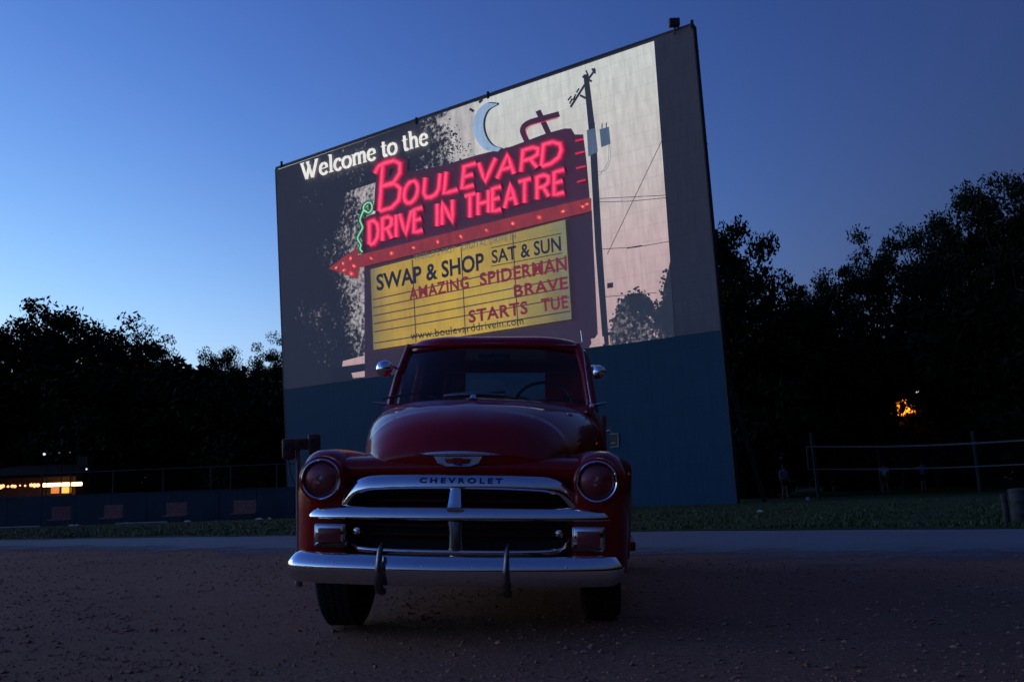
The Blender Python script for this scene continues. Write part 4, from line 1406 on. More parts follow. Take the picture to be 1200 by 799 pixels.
def wheel(x, y, inward, label=None):
    t = T_w = MB()
    prof = [(0.215, -0.085), (0.26, -0.105), (0.31, -0.108), (0.340, -0.095), (0.352, -0.075), (0.355, -0.03), (0.355, 0.03), (0.352, 0.075), (0.340, 0.095), (0.31, 0.108), (0.26, 0.105), (0.215, 0.085)]
    t.lathe(prof, (x, y, WR), 'x', 48)
    ty = t.build('tyre', M_RUBBER, truck, smooth=True)
    tr_ = MB()
    for k in range(60):
        a = 2 * math.pi * k / 60
        for dx in (-0.062, -0.021, 0.021, 0.062):
            aa = a + (0.03 if dx in (-0.021, 0.062) else 0)
            c_, s_ = math.cos(aa), math.sin(aa)
            tv = Vector((0, -s_, c_))
            rv = Vector((0, c_, s_))
            ce = Vector((x + dx, y, WR)) + rv * 0.357
            tr_.add([ce + Vector((sx * 0.017, 0, 0)) + tv * sy * 0.014 + rv * h for h in (-0.006, 0.005) for sx in (-1, 1) for sy in (-1, 1)], [(4, 5, 7, 6), (0, 1, 5, 4), (2, 6, 7, 3), (0, 4, 6, 2), (1, 3, 7, 5)])
    o = tr_.build('tread', M_RUBBER, ty)
    o['kind'] = 'stuff'
    s = -inward
    rm = MB().lathe([(0.218, 0.08), (0.205, 0.07), (0.195, 0.03), (0.16, 0.02), (0.12, 0.035), (0.11, 0.05), (0.0005, 0.055)], (0, 0, 0), 'x', 32)
    rm.v = [(x + s * a, y + b, WR + c) for a, b, c in rm.v]
    rm.build('rim', M_PAINT, ty, smooth=True)
    hc = MB().lathe([(0.115, 0.045), (0.11, 0.065), (0.08, 0.085), (0.03, 0.095), (0.0005, 0.096)], (0, 0, 0), 'x', 28)
    hc.v = [(x + s * a, y + b, WR + c) for a, b, c in hc.v]
    hc.build('hub_cap', M_CHROME, ty, smooth=True)


for sgn in (-1, 1):
    wheel(sgn * 0.715, WY, -sgn)
    wheel(sgn * 0.76, 3.80, -sgn)
MB().tube([(-0.7, WY, WR), (0.7, WY, WR)], 0.05, 10).build('front_axle', M_BLACK, truck)
MB().tube([(-0.7, 3.80, WR), (0.7, 3.80, WR)], 0.06, 10).build('rear_axle', M_BLACK, truck)
for sgn in (-1, 1):
    T(MB().box(sgn * 0.40 - 0.04, sgn * 0.40 + 0.04, 0.50, 4.75, 0.40, 0.52), 'frame_rail', M_BLACK, smooth=False)
T(MB().box(-0.30, 0.30, 0.60, 1.40, 0.42, 0.95, 0.05), 'engine', M_BLACK)
# ---- step-side bed
for sgn in (-1, 1):
    T(MB().box(sgn * 0.635 - 0.02, sgn * 0.635 + 0.02, 2.90, 4.85, 0.58, 1.03, 0.006), 'bed_side', M_PAINT)
    T(MB().tube([(sgn * 0.635, 2.90, 1.05), (sgn * 0.635, 4.85, 1.05)], 0.024, 8), 'bed_rail', M_PAINT)
    rr = []
    for k in range(13):
        a = math.pi * k / 12
        y = 3.80 - 0.56 * math.cos(a)
        zt = 0.50 + 0.40 * math.sin(a) ** 0.6
        zb = arch(y, 3.80, 0.42, 0.34)
        zb = min(zb, zt - 0.04)
        rr.append(fender_ring(sgn, y, 0.66, 0.96, zb, zt, (zt - zb) * 0.7))
    T(MB().rings(rr), 'rear_fender', M_PAINT)
    T(MB().lathe([(0.0005, 0.03), (0.04, 0.025), (0.05, 0.0), (0.045, -0.04)], (sgn * 0.74, 4.86, 0.72), 'y', 18), 'tail_lamp', M_AMBER)
T(MB().box(-0.655, 0.655, 2.88, 2.90, 0.58, 1.03, 0.006), 'bed_front', M_PAINT)
T(MB().box(-0.615, 0.615, 4.84, 4.87, 0.56, 1.03, 0.006), 'tailgate', M_PAINT)
for k in range(8):
    T(MB().box(-0.61 + k * 0.1535, -0.61 + k * 0.1535 + 0.146, 2.905, 4.835, 0.56, 0.585), 'plank', M_WOOD, smooth=False)

# ------------------------------------------------------------------ drive-in speaker post by the truck
M_SPK = mat('faded_red_iron', (0.07, 0.022, 0.024), 0.6, noise=0.35, nscale=14)
M_SPKP = mat('pinkish_painted_pipe', (0.17, 0.085, 0.095), 0.55, noise=0.3, nscale=12)
c = at(349.5, 600, 8.0)
sp_ = thing('speaker_post', (c.x, 8.0, zg(c.x, 8.0)), 0.15, 'short drive-in speaker post with two hung speakers beside the left fender', 'speaker post')
MB().tube([(0, 0, 0), (0, 0, 1.12)], 0.017, 12).build('pole', M_SPKP, sp_, smooth=True)
MB().lathe([(0.034, -0.02), (0.032, 0.02), (0.026, 0.05), (0.018, 0.06)], (0, 0, 0), 'z', 16).build('base', M_SPKP, sp_, smooth=True)
hd = MB().box(-0.045, 0.10, -0.04, 0.04, 1.08, 1.17, 0.015).build('junction_box', M_SPK, sp_, smooth=True)
MB().box(0.0, 0.05, -0.045, -0.04, 1.105, 1.145).build('cover', M_BLACK, hd)
for x, z, rz in ((-0.075, 1.085, 0.3), (0.13, 1.12, -0.2)):
    s_ = MB().box(x - 0.05, x + 0.05, -0.05, 0.05, z - 0.085, z + 0.085, 0.022).build('speaker', M_SPK, sp_, smooth=True)
    MB().lathe([(0.036, 0.0), (0.034, -0.006), (0.0005, -0.004)], (x, -0.051, z + 0.01), 'y', 18).build('grill', M_BLACK, s_, smooth=True)
    MB().tube(smooth_path([(x, 0.0, z - 0.085), (x * 0.6, 0.02, z - 0.25), (0.02, 0.0, z - 0.3)], 5), 0.005, 6).build('cord', M_BLACK, s_)

# ------------------------------------------------------------------ low blue wall, chain-link fence, seats
M_LOWBLUE = mat('low_wall_blue', (0.013, 0.034, 0.060), 0.8, noise=0.25, nscale=1.2)
WYL = 45.0
wl, wr = at(-30, 590, WYL), at(345, 590, WYL - 3)
wall = thing('low_wall', (wl.x, wl.y, zg(wl.x, wl.y)), 0, 'long low dark blue wall behind the row of seats', 'wall')
dirw = Vector((wr.x - wl.x, wr.y - wl.y, 0))
Lw = dirw.length
wall.rotation_euler = (0, 0, math.atan2(dirw.y, dirw.x))
npn = 9
for i in range(npn):
    MB().box(i * Lw / npn + 0.01, (i + 1) * Lw / npn - 0.01, 0, 0.12, -0.3, 1.32 + 0.02 * random.random()).build('panel', M_LOWBLUE, wall)
MB().box(0, Lw, -0.03, 0.15, 1.342, 1.38).build('cap_rail', M_LOWBLUE, wall)
fence = thing('chain_link_fence', (wl.x, wl.y + 1.2, zg(wl.x, wl.y)), wall.rotation_euler[2], 'chain-link fence of thin grey posts behind the low blue wall', 'fence')
M_GALV = mat('galvanised_pipe', (0.03, 0.03, 0.032), 0.8, metal=0.0, noise=0.2)
for px in (22, 60, 117, 182, 243, 268, 325):
    t = (at(px, 560, WYL - 1.5).x - wl.x) / dirw.x * Lw
    MB().tube([(t, 0, -0.3), (t, 0, 2.42)], 0.035, 8).build('post', M_GALV, fence, smooth=True)
for z in (2.38,):
    MB().tube([(0, 0, z), (Lw, 0, z)], 0.022, 6).build('rail', M_GALV, fence, smooth=True)
mesh = MB()
for k in range(int(Lw / 0.16)):
    x = k * 0.16
    for s in (-1, 1):
        a_, b_ = (x, 0.0, 0.1), (x + s * 2.2, 0.0, 2.3)
        if not 0 <= b_[0] <= Lw:
            continue
        d_ = 0.0022
        mesh.add([(a_[0] - d_, 0.004 * s, a_[2]), (a_[0] + d_, 0.004 * s, a_[2]), (b_[0] + d_, 0.004 * s, b_[2]), (b_[0] - d_, 0.004 * s, b_[2])], [(0, 1, 2, 3)])
o = mesh.build('wire_mesh', M_GALV, fence, fix=False)
o['kind'] = 'stuff'

M_SEATR = mat('faded_red_boards', (0.30, 0.13, 0.13), 0.75, noise=0.35, nscale=9)
M_LEGS = mat('dark_steel_legs', (0.02, 0.02, 0.02), 0.6)


def seat_at(px, py, w, label):
    D = 41.0
    p = at(px, py, D)
    s = thing('low_seat', (p.x, D, zg(p.x, D) + 0.02), R(random.uniform(-6, 6)), label, 'seat', 'red seats along the low blue wall')
    for k in range(4):
        MB().box(-w / 2, w / 2, 0.0, 0.035, 0.30 + k * 0.13, 0.30 + k * 0.13 + 0.122, 0.008).build('back_slat', M_SEATR, s)
    for k in range(3):
        MB().box(-w / 2, w / 2, -0.16 * k - 0.17, -0.16 * k - 0.02, 0.27, 0.298, 0.006).build('seat_slat', M_SEATR, s)
    for x in (-w / 2 + 0.06, w / 2 - 0.06):
        for y in (-0.44, 0.05):
            MB().tube([(x, y, -0.03), (x, y, 0.27 if y < 0 else 0.80)], 0.018, 6).build('leg', M_LEGS, s)
    return s


seat_at(72, 598, 0.78, 'leftmost and darkest of the four faded red seats')
seat_at(133, 596, 0.80, 'second faded red seat from the left by the blue wall')
seat_at(207, 595, 0.86, 'third faded red seat from the left by the blue wall')
seat_at(287, 594, 0.96, 'largest faded red seat, nearest the movie screen')
M_PAPER = mat('white_litter', (0.62, 0.62, 0.62), 0.8, noise=0.2, nscale=20)


def litter(px, py, w, label, h=0.07):
    d = ray(px, py)
    t = (0.75 + 0.3) / -d.z if d.z < -0.001 else 40
    Y = min(40.5, max(12.5, d.y * t))
    p = at(px, py, Y)
    m = MB()
    n = 9
    m.rings([[(w / 2 * math.cos(6.283 * k / n) * random.uniform(0.7, 1.1) * f_, w / 3 * math.sin(6.283 * k / n) * random.uniform(0.7, 1.1) * f_, z) for k in range(n)] for f_, z in ((1.0, 0.0), (0.9, h * 0.6), (0.4, h))])
    o = m.build('crumpled_paper', M_PAPER, loc=(p.x, Y, zg(p.x, Y) + 0.035))
    return tag(o, label, 'litter', 'paper scraps on the grass')


litter(84, 603, 0.25, 'dim white scrap right of the leftmost red seat')
litter(148, 601, 0.26, 'white scrap right of the second red seat')
litter(220, 600, 0.30, 'white scrap right of the third red seat')
litter(304, 600, 0.38, 'white scrap right of the largest red seat')
litter(316, 595, 0.16, 'tiny pale scrap near the foot of the screen')
litter(90, 613, 0.22, 'pale scrap in the grass below the leftmost red seat')
litter(946, 578, 0.20, 'pale scrap on the grass under the volleyball net', 0.14)
litter(892, 618, 0.16, 'pale scrap at the edge of the pale road', 0.06)
M_PIPE = mat('white_pipe', (0.42, 0.36, 0.34), 0.6, noise=0.3, nscale=3)
for x0, x1, py, lab in ((-8, 46, 605, 'pale pipe lying on the grass at the left edge'), (136, 196, 602, 'pale pipe lying on the grass between two red seats')):
    a, b = at(x0, py, 40.0), at(x1, py - 1, 40.0)
    z = zg(a.x, 40) + 0.07
    o = MB().tube([(0, 0, 0), ((b.x - a.x) / 2, 0.03, 0), (b.x - a.x, 0, 0)], 0.03, 8).build('ground_pipe', M_PIPE, smooth=True, loc=(a.x, 40, z))
    tag(o, lab, 'pipe')

# ------------------------------------------------------------------ lit building behind the wall, far left
LK = 1.0 / 2 ** EXPO


def emis(name, r, g_, b, k):
    return mat(name, (0.3, 0.25, 0.2), 0.5, emit=rgb(r, g_, b), estr=k * LK)


E_TUBE = emis('warm_tube_light', 255, 205, 140, 6.0)
E_TUBE2 = emis('dim_warm_bulb', 255, 165, 110, 2.5)
E_WIN = emis('lit_window_amber', 236, 170, 70, 1.6)
E_WIN2 = emis('lit_window_orange', 200, 110, 50, 1.2)
E_DOT = emis('cool_lamp', 240, 245, 255, 1.1)
E_DOT2 = emis('dim_lamp', 120, 125, 130, 0.6)
M_BWALL = mat('brown_block_wall', (0.07, 0.035, 0.022), 0.8, noise=0.2, nscale=3)
M_BROOF = mat('dark_roof', (0.010, 0.009, 0.009), 0.95, spec=0.05, noise=0.3, nscale=2)
DB = 54.0
b0, b1 = at(-60, 568, DB), at(97, 568, DB)
eave = b0.z - zg(0, DB) + 0.25
bld = thing('concession_building', (b0.x, DB, zg(b0.x, DB)), 0, 'low dark building with glowing eave lights and two lit windows', 'building')
Wb = b1.x - b0.x
MB().box(0.3, Wb - 0.8, 0.9, 8, -0.3, eave).build('wall', M_BWALL, bld)
rf_ = MB().add([(-0.3, 0, eave), (Wb, 0, eave), (Wb, 9, eave), (-0.3, 9, eave), (-0.3, 0, eave + 0.22), (Wb, 0, eave + 0.22), (Wb - 1.0, 9, eave + 0.22), (-0.3, 9, eave + 0.22), (1.5, 4.5, eave + 0.8), (Wb - 2.5, 4.5, eave + 0.8)], [(0, 3, 2, 1), (0, 1, 5, 4), (1, 2, 6, 5), (2, 3, 7, 6), (3, 0, 4, 7), (4, 5, 9, 8), (5, 6, 9), (6, 7, 8, 9), (7, 4, 8)]).build('roof', M_BROOF, bld)
MB().box(Wb - 1.9, Wb - 1.3, 3.5, 4.3, eave + 0.4, eave + 1.2).build('chimney', M_BWALL, rf_)
s_ = DB / FPX
xw = at(50, 573, DB).x - b0.x
zw0, zw1 = at(50, 579, DB).z - zg(0, DB), at(50, 570.5, DB).z - zg(0, DB)
for i, (a, b, m_) in enumerate(((50.5, 62, E_WIN2), (63, 76, E_WIN))):
    xa_, xb_ = at(a, 573, DB).x - b0.x, at(b, 573, DB).x - b0.x
    w_ = MB().box(xa_, xb_, 0.86, 0.94, zw0, zw1).build('window', M_BROOF, bld)
    MB().box(xa_ + 0.04, xb_ - 0.04, 0.83, 0.855, zw0 + 0.03, zw1 - 0.03).build('pane', m_, w_)
zt = at(50, 568.3, DB).z - zg(0, DB)
MB().tube([(at(51, 568, DB).x - b0.x, -0.05, zt), (at(96, 568, DB).x - b0.x, -0.05, zt)], 0.10, 8).build('eave_light', E_TUBE, bld)
for px, r_ in ((1, .13), (4, .10), (10, .07), (15, .09), (18, .09), (24, .05), (30, .06), (37, .10), (41, .12), (45, .11)):
    p = at(px, 568.8, DB)
    MB().lathe([(0.0005, -r_), (r_ * .7, -r_ * .7), (r_, 0), (r_ * .7, r_ * .7), (0.0005, r_)], (p.x - b0.x, -0.05, zt + random.uniform(-0.03, 0.03)), 'z', 10).build('eave_bulb', E_TUBE2, bld, smooth=True)


M_NETC_ = mat('black_pole', (0.006, 0.006, 0.006), 0.9, spec=0.05)


def yard_lamp(px, py, D, r_, m_, label):
    p = at(px, py, D)
    z0 = zg(p.x, D)
    t = thing('yard_lamp', (p.x, D, z0), 0, label, 'lamp', 'small lamps among the trees')
    MB().tube([(0, 0.3, 0), (0, 0.3, p.z - z0)], 0.022, 6).build('pole', M_NETC_, t)
    MB().tube([(0, 0.3, p.z - z0), (0, 0.1, p.z - z0 + 0.10), (0, -0.06, p.z - z0 + r_ * 0.9)], 0.012, 6).build('arm', M_NETC_, t)
    MB().lathe([(0.0005, -r_), (r_ * .7, -r_ * .7), (r_, 0), (r_ * .7, r_ * .7), (0.0005, r_)], (0, -0.06, p.z - z0), 'z', 12).build('globe', m_, t, smooth=True)
    return t


yard_lamp(52.5, 532, 52, 0.07, E_DOT, 'bright white lamp above the lit building')
yard_lamp(70, 530.5, 52, 0.04, E_DOT2, 'dim lamp between two others above the lit building')
yard_lamp(82.5, 530, 52, 0.035, E_DOT2, 'faint lamp right of the dim one above the building')
yard_lamp(102, 549.5, 52, 0.05, E_DOT, 'small lamp right of the building roof')
yard_lamp(869, 493, 50, 0.05, E_DOT2, 'tiny lamp in the trees just right of the screen')

# ------------------------------------------------------------------ orange street light glowing through the trees at right
DL = 60.0
p = at(1057, 474, DL)
z0 = zg(p.x, DL)
sl = thing('street_light', (p.x, DL, z0), 0, 'orange street light glowing through the foliage on the right', 'lamp')
E_SOD = emis('sodium_lamp', 255, 132, 30, 4.0)
hz_ = p.z - z0
MB().tube([(0, 0.6, -0.2), (0, 0.6, hz_ + 0.4)], [0.10, 0.06], 10).build('pole', M_LEGS, sl, smooth=True)
hdl = MB().tube([(0, 0.6, hz_ + 0.4), (0, 0.2, hz_ + 0.6), (0, -0.2, hz_ + 0.55)], 0.05, 8).build('arm', M_LEGS, sl, smooth=True)
MB().lathe([(0.10, 0.52), (0.35, 0.42), (0.42, 0.30), (0.40, 0.28)], (0, -0.2, hz_), 'z', 20).build('hood', M_LEGS, sl, smooth=True)
MB().lathe([(0.40, 0.28), (0.80, 0.05), (0.78, -0.45), (0.45, -0.85), (0.0005, -0.98)], (0, -0.2, hz_), 'z', 20).build('globe', E_SOD, sl, smooth=True)
yard_lamp(1075, 459.5, 56, 0.10, E_DOT, 'small white lamp beside the orange street light')

# ------------------------------------------------------------------ volleyball net and loose poles
M_TAPE = mat('white_net_tape', (0.26, 0.25, 0.25), 0.7, noise=0.15)
M_NETC = mat('dark_net_cord', (0.02, 0.02, 0.022), 0.8)
DN = 43.0
n0, n1 = at(945, 523, DN), at(1203, 515.5, DN - 2.5)
net = thing('volleyball_net', (n0.x, n0.y, zg(n0.x, n0.y)), 0, 'volleyball net with pale tape stretched across the lawn on the right', 'net')
N1 = Vector((n1.x - n0.x, n1.y - n0.y, 0))
zt0, zt1 = n0.z - net.location.z, n1.z - net.location.z
nb0, nb1 = at(945, 549.5, DN).z - net.location.z, at(1203, 543.5, DN - 2.5).z - net.location.z


def tape(name, a, b, w, sag=0.0):
    m = MB()
    pts = [Vector(a).lerp(Vector(b), k / 12) - Vector((0, 0, sag * math.sin(math.pi * k / 12))) for k in range(13)]
    dn = Vector((-N1.y, N1.x, 0)).normalized() * 0.008
    upv = Vector((0, 0, w / 2)) if abs(pts[0].z - pts[-1].z) < 0.6 else N1.normalized() * w / 2
    m.rings([[q + upv + dn, q + upv - dn, q - upv - dn, q - upv + dn] for q in pts])
    return m.build(name, M_TAPE, net)


tape('top_tape', (0, 0, zt0), (N1.x, N1.y, zt1), 0.075, 0.10)
tape('bottom_tape', (0, 0, nb0), (N1.x, N1.y, nb1), 0.05, 0.08)
tape('side_tape', (0, 0, zt0), (0, 0, nb0), 0.055)
tape('side_tape', (N1.x, N1.y, zt1), (N1.x, N1.y, nb1), 0.055)
m = MB()
for k in range(1, 95):
    t = k / 95
    q = N1 * t
    sg_ = 0.09 * math.sin(math.pi * t)
    m.add([(q.x - 0.003, q.y, zt0 + (zt1 - zt0) * t - sg_), (q.x + 0.003, q.y, zt0 + (zt1 - zt0) * t - sg_), (q.x + 0.003, q.y, nb0 + (nb1 - nb0) * t - sg_), (q.x - 0.003, q.y, nb0 + (nb1 - nb0) * t - sg_)], [(0, 1, 2, 3)])
for k in range(1, 10):
    f_ = k / 10
    m.add([(0, 0, zt0 + (nb0 - zt0) * f_ - 0.003), (N1.x, N1.y, zt1 + (nb1 - zt1) * f_ - 0.003), (N1.x, N1.y, zt1 + (nb1 - zt1) * f_ + 0.003), (0, 0, zt0 + (nb0 - zt0) * f_ + 0.003)], [(0, 1, 2, 3)])
o = m.build('net_cords', M_NETC, net, fix=False)
o['kind'] = 'stuff'
e = Vector((N1.x + 0.35, N1.y, 0))
MB().tube([(e.x, e.y, -0.2), (e.x, e.y, zt1 + 0.1)], 0.05, 10).build('pole', M_GALV, net, smooth=True)
M_POLE2 = mat('bluish_painted_pole', (0.03, 0.04, 0.058), 0.6, noise=0.2)
q0 = at(955, 520, DN + 0.6) - Vector(net.location)
MB().tube([(q0.x, q0.y, -0.2), (q0.x - 0.12, q0.y, 2.95)], 0.085, 10).build('pole', M_POLE2, net, smooth=True)
p = at(1144.5, 530, 46.0)
o = MB().tube([(0, 0, -0.2), (-0.10, 0, 2.9)], 0.09, 10).build('lone_pole', M_POLE2, smooth=True, loc=(p.x, 46.0, zg(p.x, 46)))
tag(o, 'dim bluish pole standing behind the middle of the net', 'pole')

# stubby post and drum at the right edge
M_STUB = mat('weathered_grey_wood', (0.05, 0.048, 0.052), 0.85, noise=0.3, nscale=9, bump=0.3)
DQ = 12.7
p = at(1180, 618, DQ)
o = MB().tube([(0, 0, -0.05), (0.01, 0, 0.2), (-0.01, 0, 0.40)], [0.042, 0.040, 0.036], 10).build('stub_post', M_STUB, smooth=True, loc=(p.x, DQ, zg(p.x, DQ)))
tag(o, 'thin grey stub post beside the pale drum at the right edge', 'post')
p = at(1198, 618, DQ - 0.1)
dr_ = thing('grey_drum', (p.x, DQ - 0.1, zg(p.x, DQ)), 0, 'dull grey drum cut off by the right edge of the picture', 'drum')
MB().lathe([(0.001, -0.02), (0.115, -0.02), (0.122, 0.0), (0.118, 0.15), (0.124, 0.16), (0.118, 0.17), (0.118, 0.30), (0.124, 0.31), (0.118, 0.32), (0.120, 0.43)], (0, 0, 0), 'z', 28).build('barrel', M_STUB, dr_, smooth=True)
MB().lathe([(0.126, 0.425), (0.128, 0.45), (0.10, 0.465), (0.001, 0.47)], (0, 0, 0), 'z', 28).build('lid', M_STUB, dr_, smooth=True)

# ------------------------------------------------------------------ three people playing by the net
M_SKIN = mat('skin', (0.28, 0.17, 0.12), 0.6)
M_HAIR = mat('dark_hair', (0.02, 0.015, 0.012), 0.7)


def person(px, feet_py, D, H, face, shirt, shorts, arms, label):
    p = at(px, feet_py, D)
    z0 = zg(p.x, D) + 0.04
    root = thing('person', (p.x, D, z0), face, label, 'person', 'people by the volleyball net')
    k = H / 1.75
    J = {'pel': (0, 0, .95), 'waist': (0, 0, 1.08), 'chest': (0, 0, 1.30), 'neckb': (0, 0, 1.46), 'neck': (0, -.01, 1.53), 'head': (0, -.02, 1.63), 'top': (0, -.01, 1.74)}
    J.update({'hl': (-.10, 0, .92), 'hr': (.10, 0, .92), 'kl': (-.13, -.04, .50), 'kr': (.14, .02, .50), 'al': (-.15, 0, .09), 'ar': (.18, .06, .09), 'tl': (-.16, -.16, .03), 'tr': (.20, -.09, .03)})
    J.update({'sl': (-.19, 0, 1.42), 'sr': (.19, 0, 1.42)})
    for s, side in ((-1, 'l'), (1, 'r')):
        el, wr_ = arms[0 if s < 0 else 1]
        J['e' + side] = (s * el[0], el[1], el[2])
        J['w' + side] = (s * wr_[0], wr_[1], wr_[2])
        J['f' + side] = (s * (wr_[0] + (wr_[0] - el[0]) * .35), wr_[1] + (wr_[1] - el[1]) * .35, wr_[2] + (wr_[2] - el[2]) * .35)
    names = list(J)
    rad = {'pel': .13, 'waist': .12, 'chest': .14, 'neckb': .09, 'neck': .055, 'head': .095, 'top': .06, 'hl': .085, 'hr': .085, 'kl': .058, 'kr': .058, 'al': .04, 'ar': .04, 'tl': .035, 'tr': .035, 'sl': .06, 'sr': .06, 'el': .042, 'er': .042, 'wl': .03, 'wr': .03, 'fl': .03, 'fr': .03}
    E_ = [('pel', 'waist'), ('waist', 'chest'), ('chest', 'neckb'), ('neckb', 'neck'), ('neck', 'head'), ('head', 'top'), ('pel', 'hl'), ('hl', 'kl'), ('kl', 'al'), ('al', 'tl'), ('pel', 'hr'), ('hr', 'kr'), ('kr', 'ar'), ('ar', 'tr'), ('neckb', 'sl'), ('sl', 'el'), ('el', 'wl'), ('wl', 'fl'), ('neckb', 'sr'), ('sr', 'er'), ('er', 'wr'), ('wr', 'fr')]

    def skinned(nm, keep, grow, material, parent):
        nn = [n for n in names if n in keep]
        me = bpy.data.meshes.new(nm)
        me.from_pydata([Vector(keep[n] if keep[n] is not None else J[n]) * k for n in nn], [(nn.index(a), nn.index(b)) for a, b in E_ if a in nn and b in nn], [])
        o = bpy.data.objects.new(nm, me)
        COL.objects.link(o)
        o.parent = parent
        md = o.modifiers.new('skin', 'SKIN')
        md.use_smooth_shade = True
        for i, n in enumerate(nn):
            r_ = (rad[n] + grow) * k
            me.skin_vertices[0].data[i].radius = (r_, r_ * (0.75 if n in ('pel', 'waist', 'chest') else 1))
            me.skin_vertices[0].data[i].use_root = n in ('pel', 'chest') and (n == 'pel' or 'pel' not in nn)
        ss = o.modifiers.new('sub', 'SUBSURF')
        ss.levels = ss.render_levels = 2
        me.materials.append(material)
        return o
    body = skinned('body', {n: None for n in names}, 0, M_SKIN, root)
    mid = lambda a, b, t: tuple(np.array(J[a]) * (1 - t) + np.array(J[b]) * t)
    skinned('shirt', {'waist': mid('pel', 'waist', .3), 'chest': None, 'neckb': mid('chest', 'neckb', .8), 'sl': None, 'sr': None, 'el': mid('sl', 'el', .75), 'er': mid('sr', 'er', .75)}, .022, shirt, root)
    skinned('shorts', {'pel': mid('pel', 'waist', .3), 'hl': None, 'hr': None, 'kl': mid('hl', 'kl', .75), 'kr': mid('hr', 'kr', .75)}, .024, shorts, root)
    MB().lathe([(0.0005, 0.125), (0.06, 0.115), (0.098, 0.07), (0.108, 0.01), (0.10, -0.05), (0.09, -0.06)], (0, 0.012, 1.65), 'z', 16).xf(lambda v: v * k).build('hair', M_HAIR, root, smooth=True)
    for s in (-1, 1):
        MB().box(s * .165 - .05, s * .165 + .05, -.19, .07, 0.0, .09, .03).xf(lambda v: v * k).build('shoe', M_LEGS, root, smooth=True)
    return root


M_SH1 = mat('lavender_shirt', (0.16, 0.17, 0.32), 0.8, noise=0.1)
M_SH2 = mat('pale_shirt', (0.42, 0.44, 0.50), 0.8, noise=0.1)
M_SH3 = mat('blue_shirt', (0.09, 0.17, 0.32), 0.8, noise=0.1)
M_PN1 = mat('navy_shorts', (0.02, 0.022, 0.035), 0.8)
M_PN2 = mat('red_shorts', (0.22, 0.03, 0.035), 0.8)
DOWN = ((.26, .02, 1.16), (.27, -.06, .93))
UPA = ((.34, -.10, 1.28), (.30, -.28, 1.42))
person(920, 577, 49, 1.62, R(20), M_SH1, M_PN1, (DOWN, DOWN), 'dim figure in lavender shirt standing left of the net')
person(1038, 578, 51, 1.60, R(180), M_SH2, M_PN2, (DOWN, DOWN), 'figure in pale shirt and red shorts behind the net')
person(1083, 577, 52, 1.62, R(200), M_SH3, M_PN1, (UPA, UPA), 'figure in blue shirt with raised arms behind the net')

# ------------------------------------------------------------------ trees
M_BARK = mat('bark', (0.025, 0.02, 0.017), 0.9, noise=0.3, nscale=5, bump=0.4, bscale=18)


def leaf_mat(name, c):
    m = mat(name, c, 0.8, spec=0.08, noise=0.45, nscale=0.6)
    return m


M_LEAF = [leaf_mat('leaf_dark', (0.014, 0.021, 0.009)), leaf_mat('leaf_mid', (0.016, 0.024, 0.010)), leaf_mat('leaf_grey', (0.022, 0.028, 0.016))]


def leaves(centres, radii, per, size, rng, flat=0.8):
    C = np.repeat(centres, per, axis=0)
    Rr = np.repeat(radii, per)
    n = len(C)
    d = rng.normal(size=(n, 3))
    d /= np.linalg.norm(d, axis=1, keepdims=True)
    rr = Rr * rng.uniform(0, 1, n) ** 0.5
    P = C + d * rr[:, None] * np.array([1, 1, flat])
    a = rng.normal(size=(n, 3))
    a /= np.linalg.norm(a, axis=1, keepdims=True)
    b = np.cross(a, rng.normal(size=(n, 3)))
    b /= np.linalg.norm(b, axis=1, keepdims=True)
    s = (size * rng.uniform(0.55, 1.25, n))[:, None]
    return np.stack([P - a * s, P + b * s * 0.45, P + a * s, P - b * s * 0.45], 1)


def grow(rng, H, spread, bare, tips, lob):
    """limb skeleton: trunk, limbs, branches; returns tube list and tip points"""
    tubes, ends = [], []
    top = np.array([rng.normal(0, .03 * H), rng.normal(0, .03 * H), H * 0.62])
    r0 = H * 0.026
    tr_pts = [np.zeros(3), np.array([rng.normal(0, .01 * H), rng.normal(0, .01 * H), H * 0.3]), top]
    tubes.append((tr_pts, [r0, r0 * .75, r0 * .45]))
    nl = 11
    for i in range(nl):
        t = bare + (1 - bare) * (i + rng.uniform(0, .8)) / nl
        base = tr_pts[1] * (1 - max(0, (t - .45) / .55)) + top * max(0, (t - .45) / .55) if t > .45 else tr_pts[1] * t / .45
        az = i * 2.4 + rng.normal(0, .3)
        prof = math.sin(math.pi * min(1, 0.22 + 0.72 * t)) ** .7
        L = H * spread * prof * rng.uniform(.75, 1.15)
        el = rng.uniform(.15, .55) + .55 * t
        d = np.array([math.cos(az) * math.cos(el), math.sin(az) * math.cos(el), math.sin(el)])
        mid_ = base + d * L * .5 + rng.normal(0, .03 * H, 3)
        end = base + d * L + np.array([0, 0, .05 * H * rng.uniform(0, 1)])
        tubes.append(([base, mid_, end], [r0 * .42, r0 * .26, r0 * .08]))
        for j in range(tips):
            u = rng.uniform(.35, 1.05)
            o = (mid_ * (1 - (u - .5) * 2) + end * (u - .5) * 2) if u > .5 else base * (1 - u * 2) + mid_ * u * 2
            dd = rng.normal(size=3)
            dd[2] = dd[2] * .6 + .25
            dd /= np.linalg.norm(dd)
            e2 = o + dd * H * lob * rng.uniform(.5, 1.3)
            if j % 3 == 0:
                tubes.append(([o, (o + e2) / 2 + rng.normal(0, .01 * H, 3), e2], [r0 * .14, r0 * .10, r0 * .04]))
            ends.append(e2)
    for j in range(tips * 2):
        e2 = top + rng.normal(0, 1, 3) * np.array([.10, .10, .07]) * H + np.array([0, 0, .16 * H])
        tubes.append(([top, e2], [r0 * .2, r0 * .05])) if j % 4 == 0 else None
        ends.append(e2)
    ends = np.array(ends)
    ends[:, 2] = np.maximum(ends[:, 2], H * .07)
    return tubes, ends


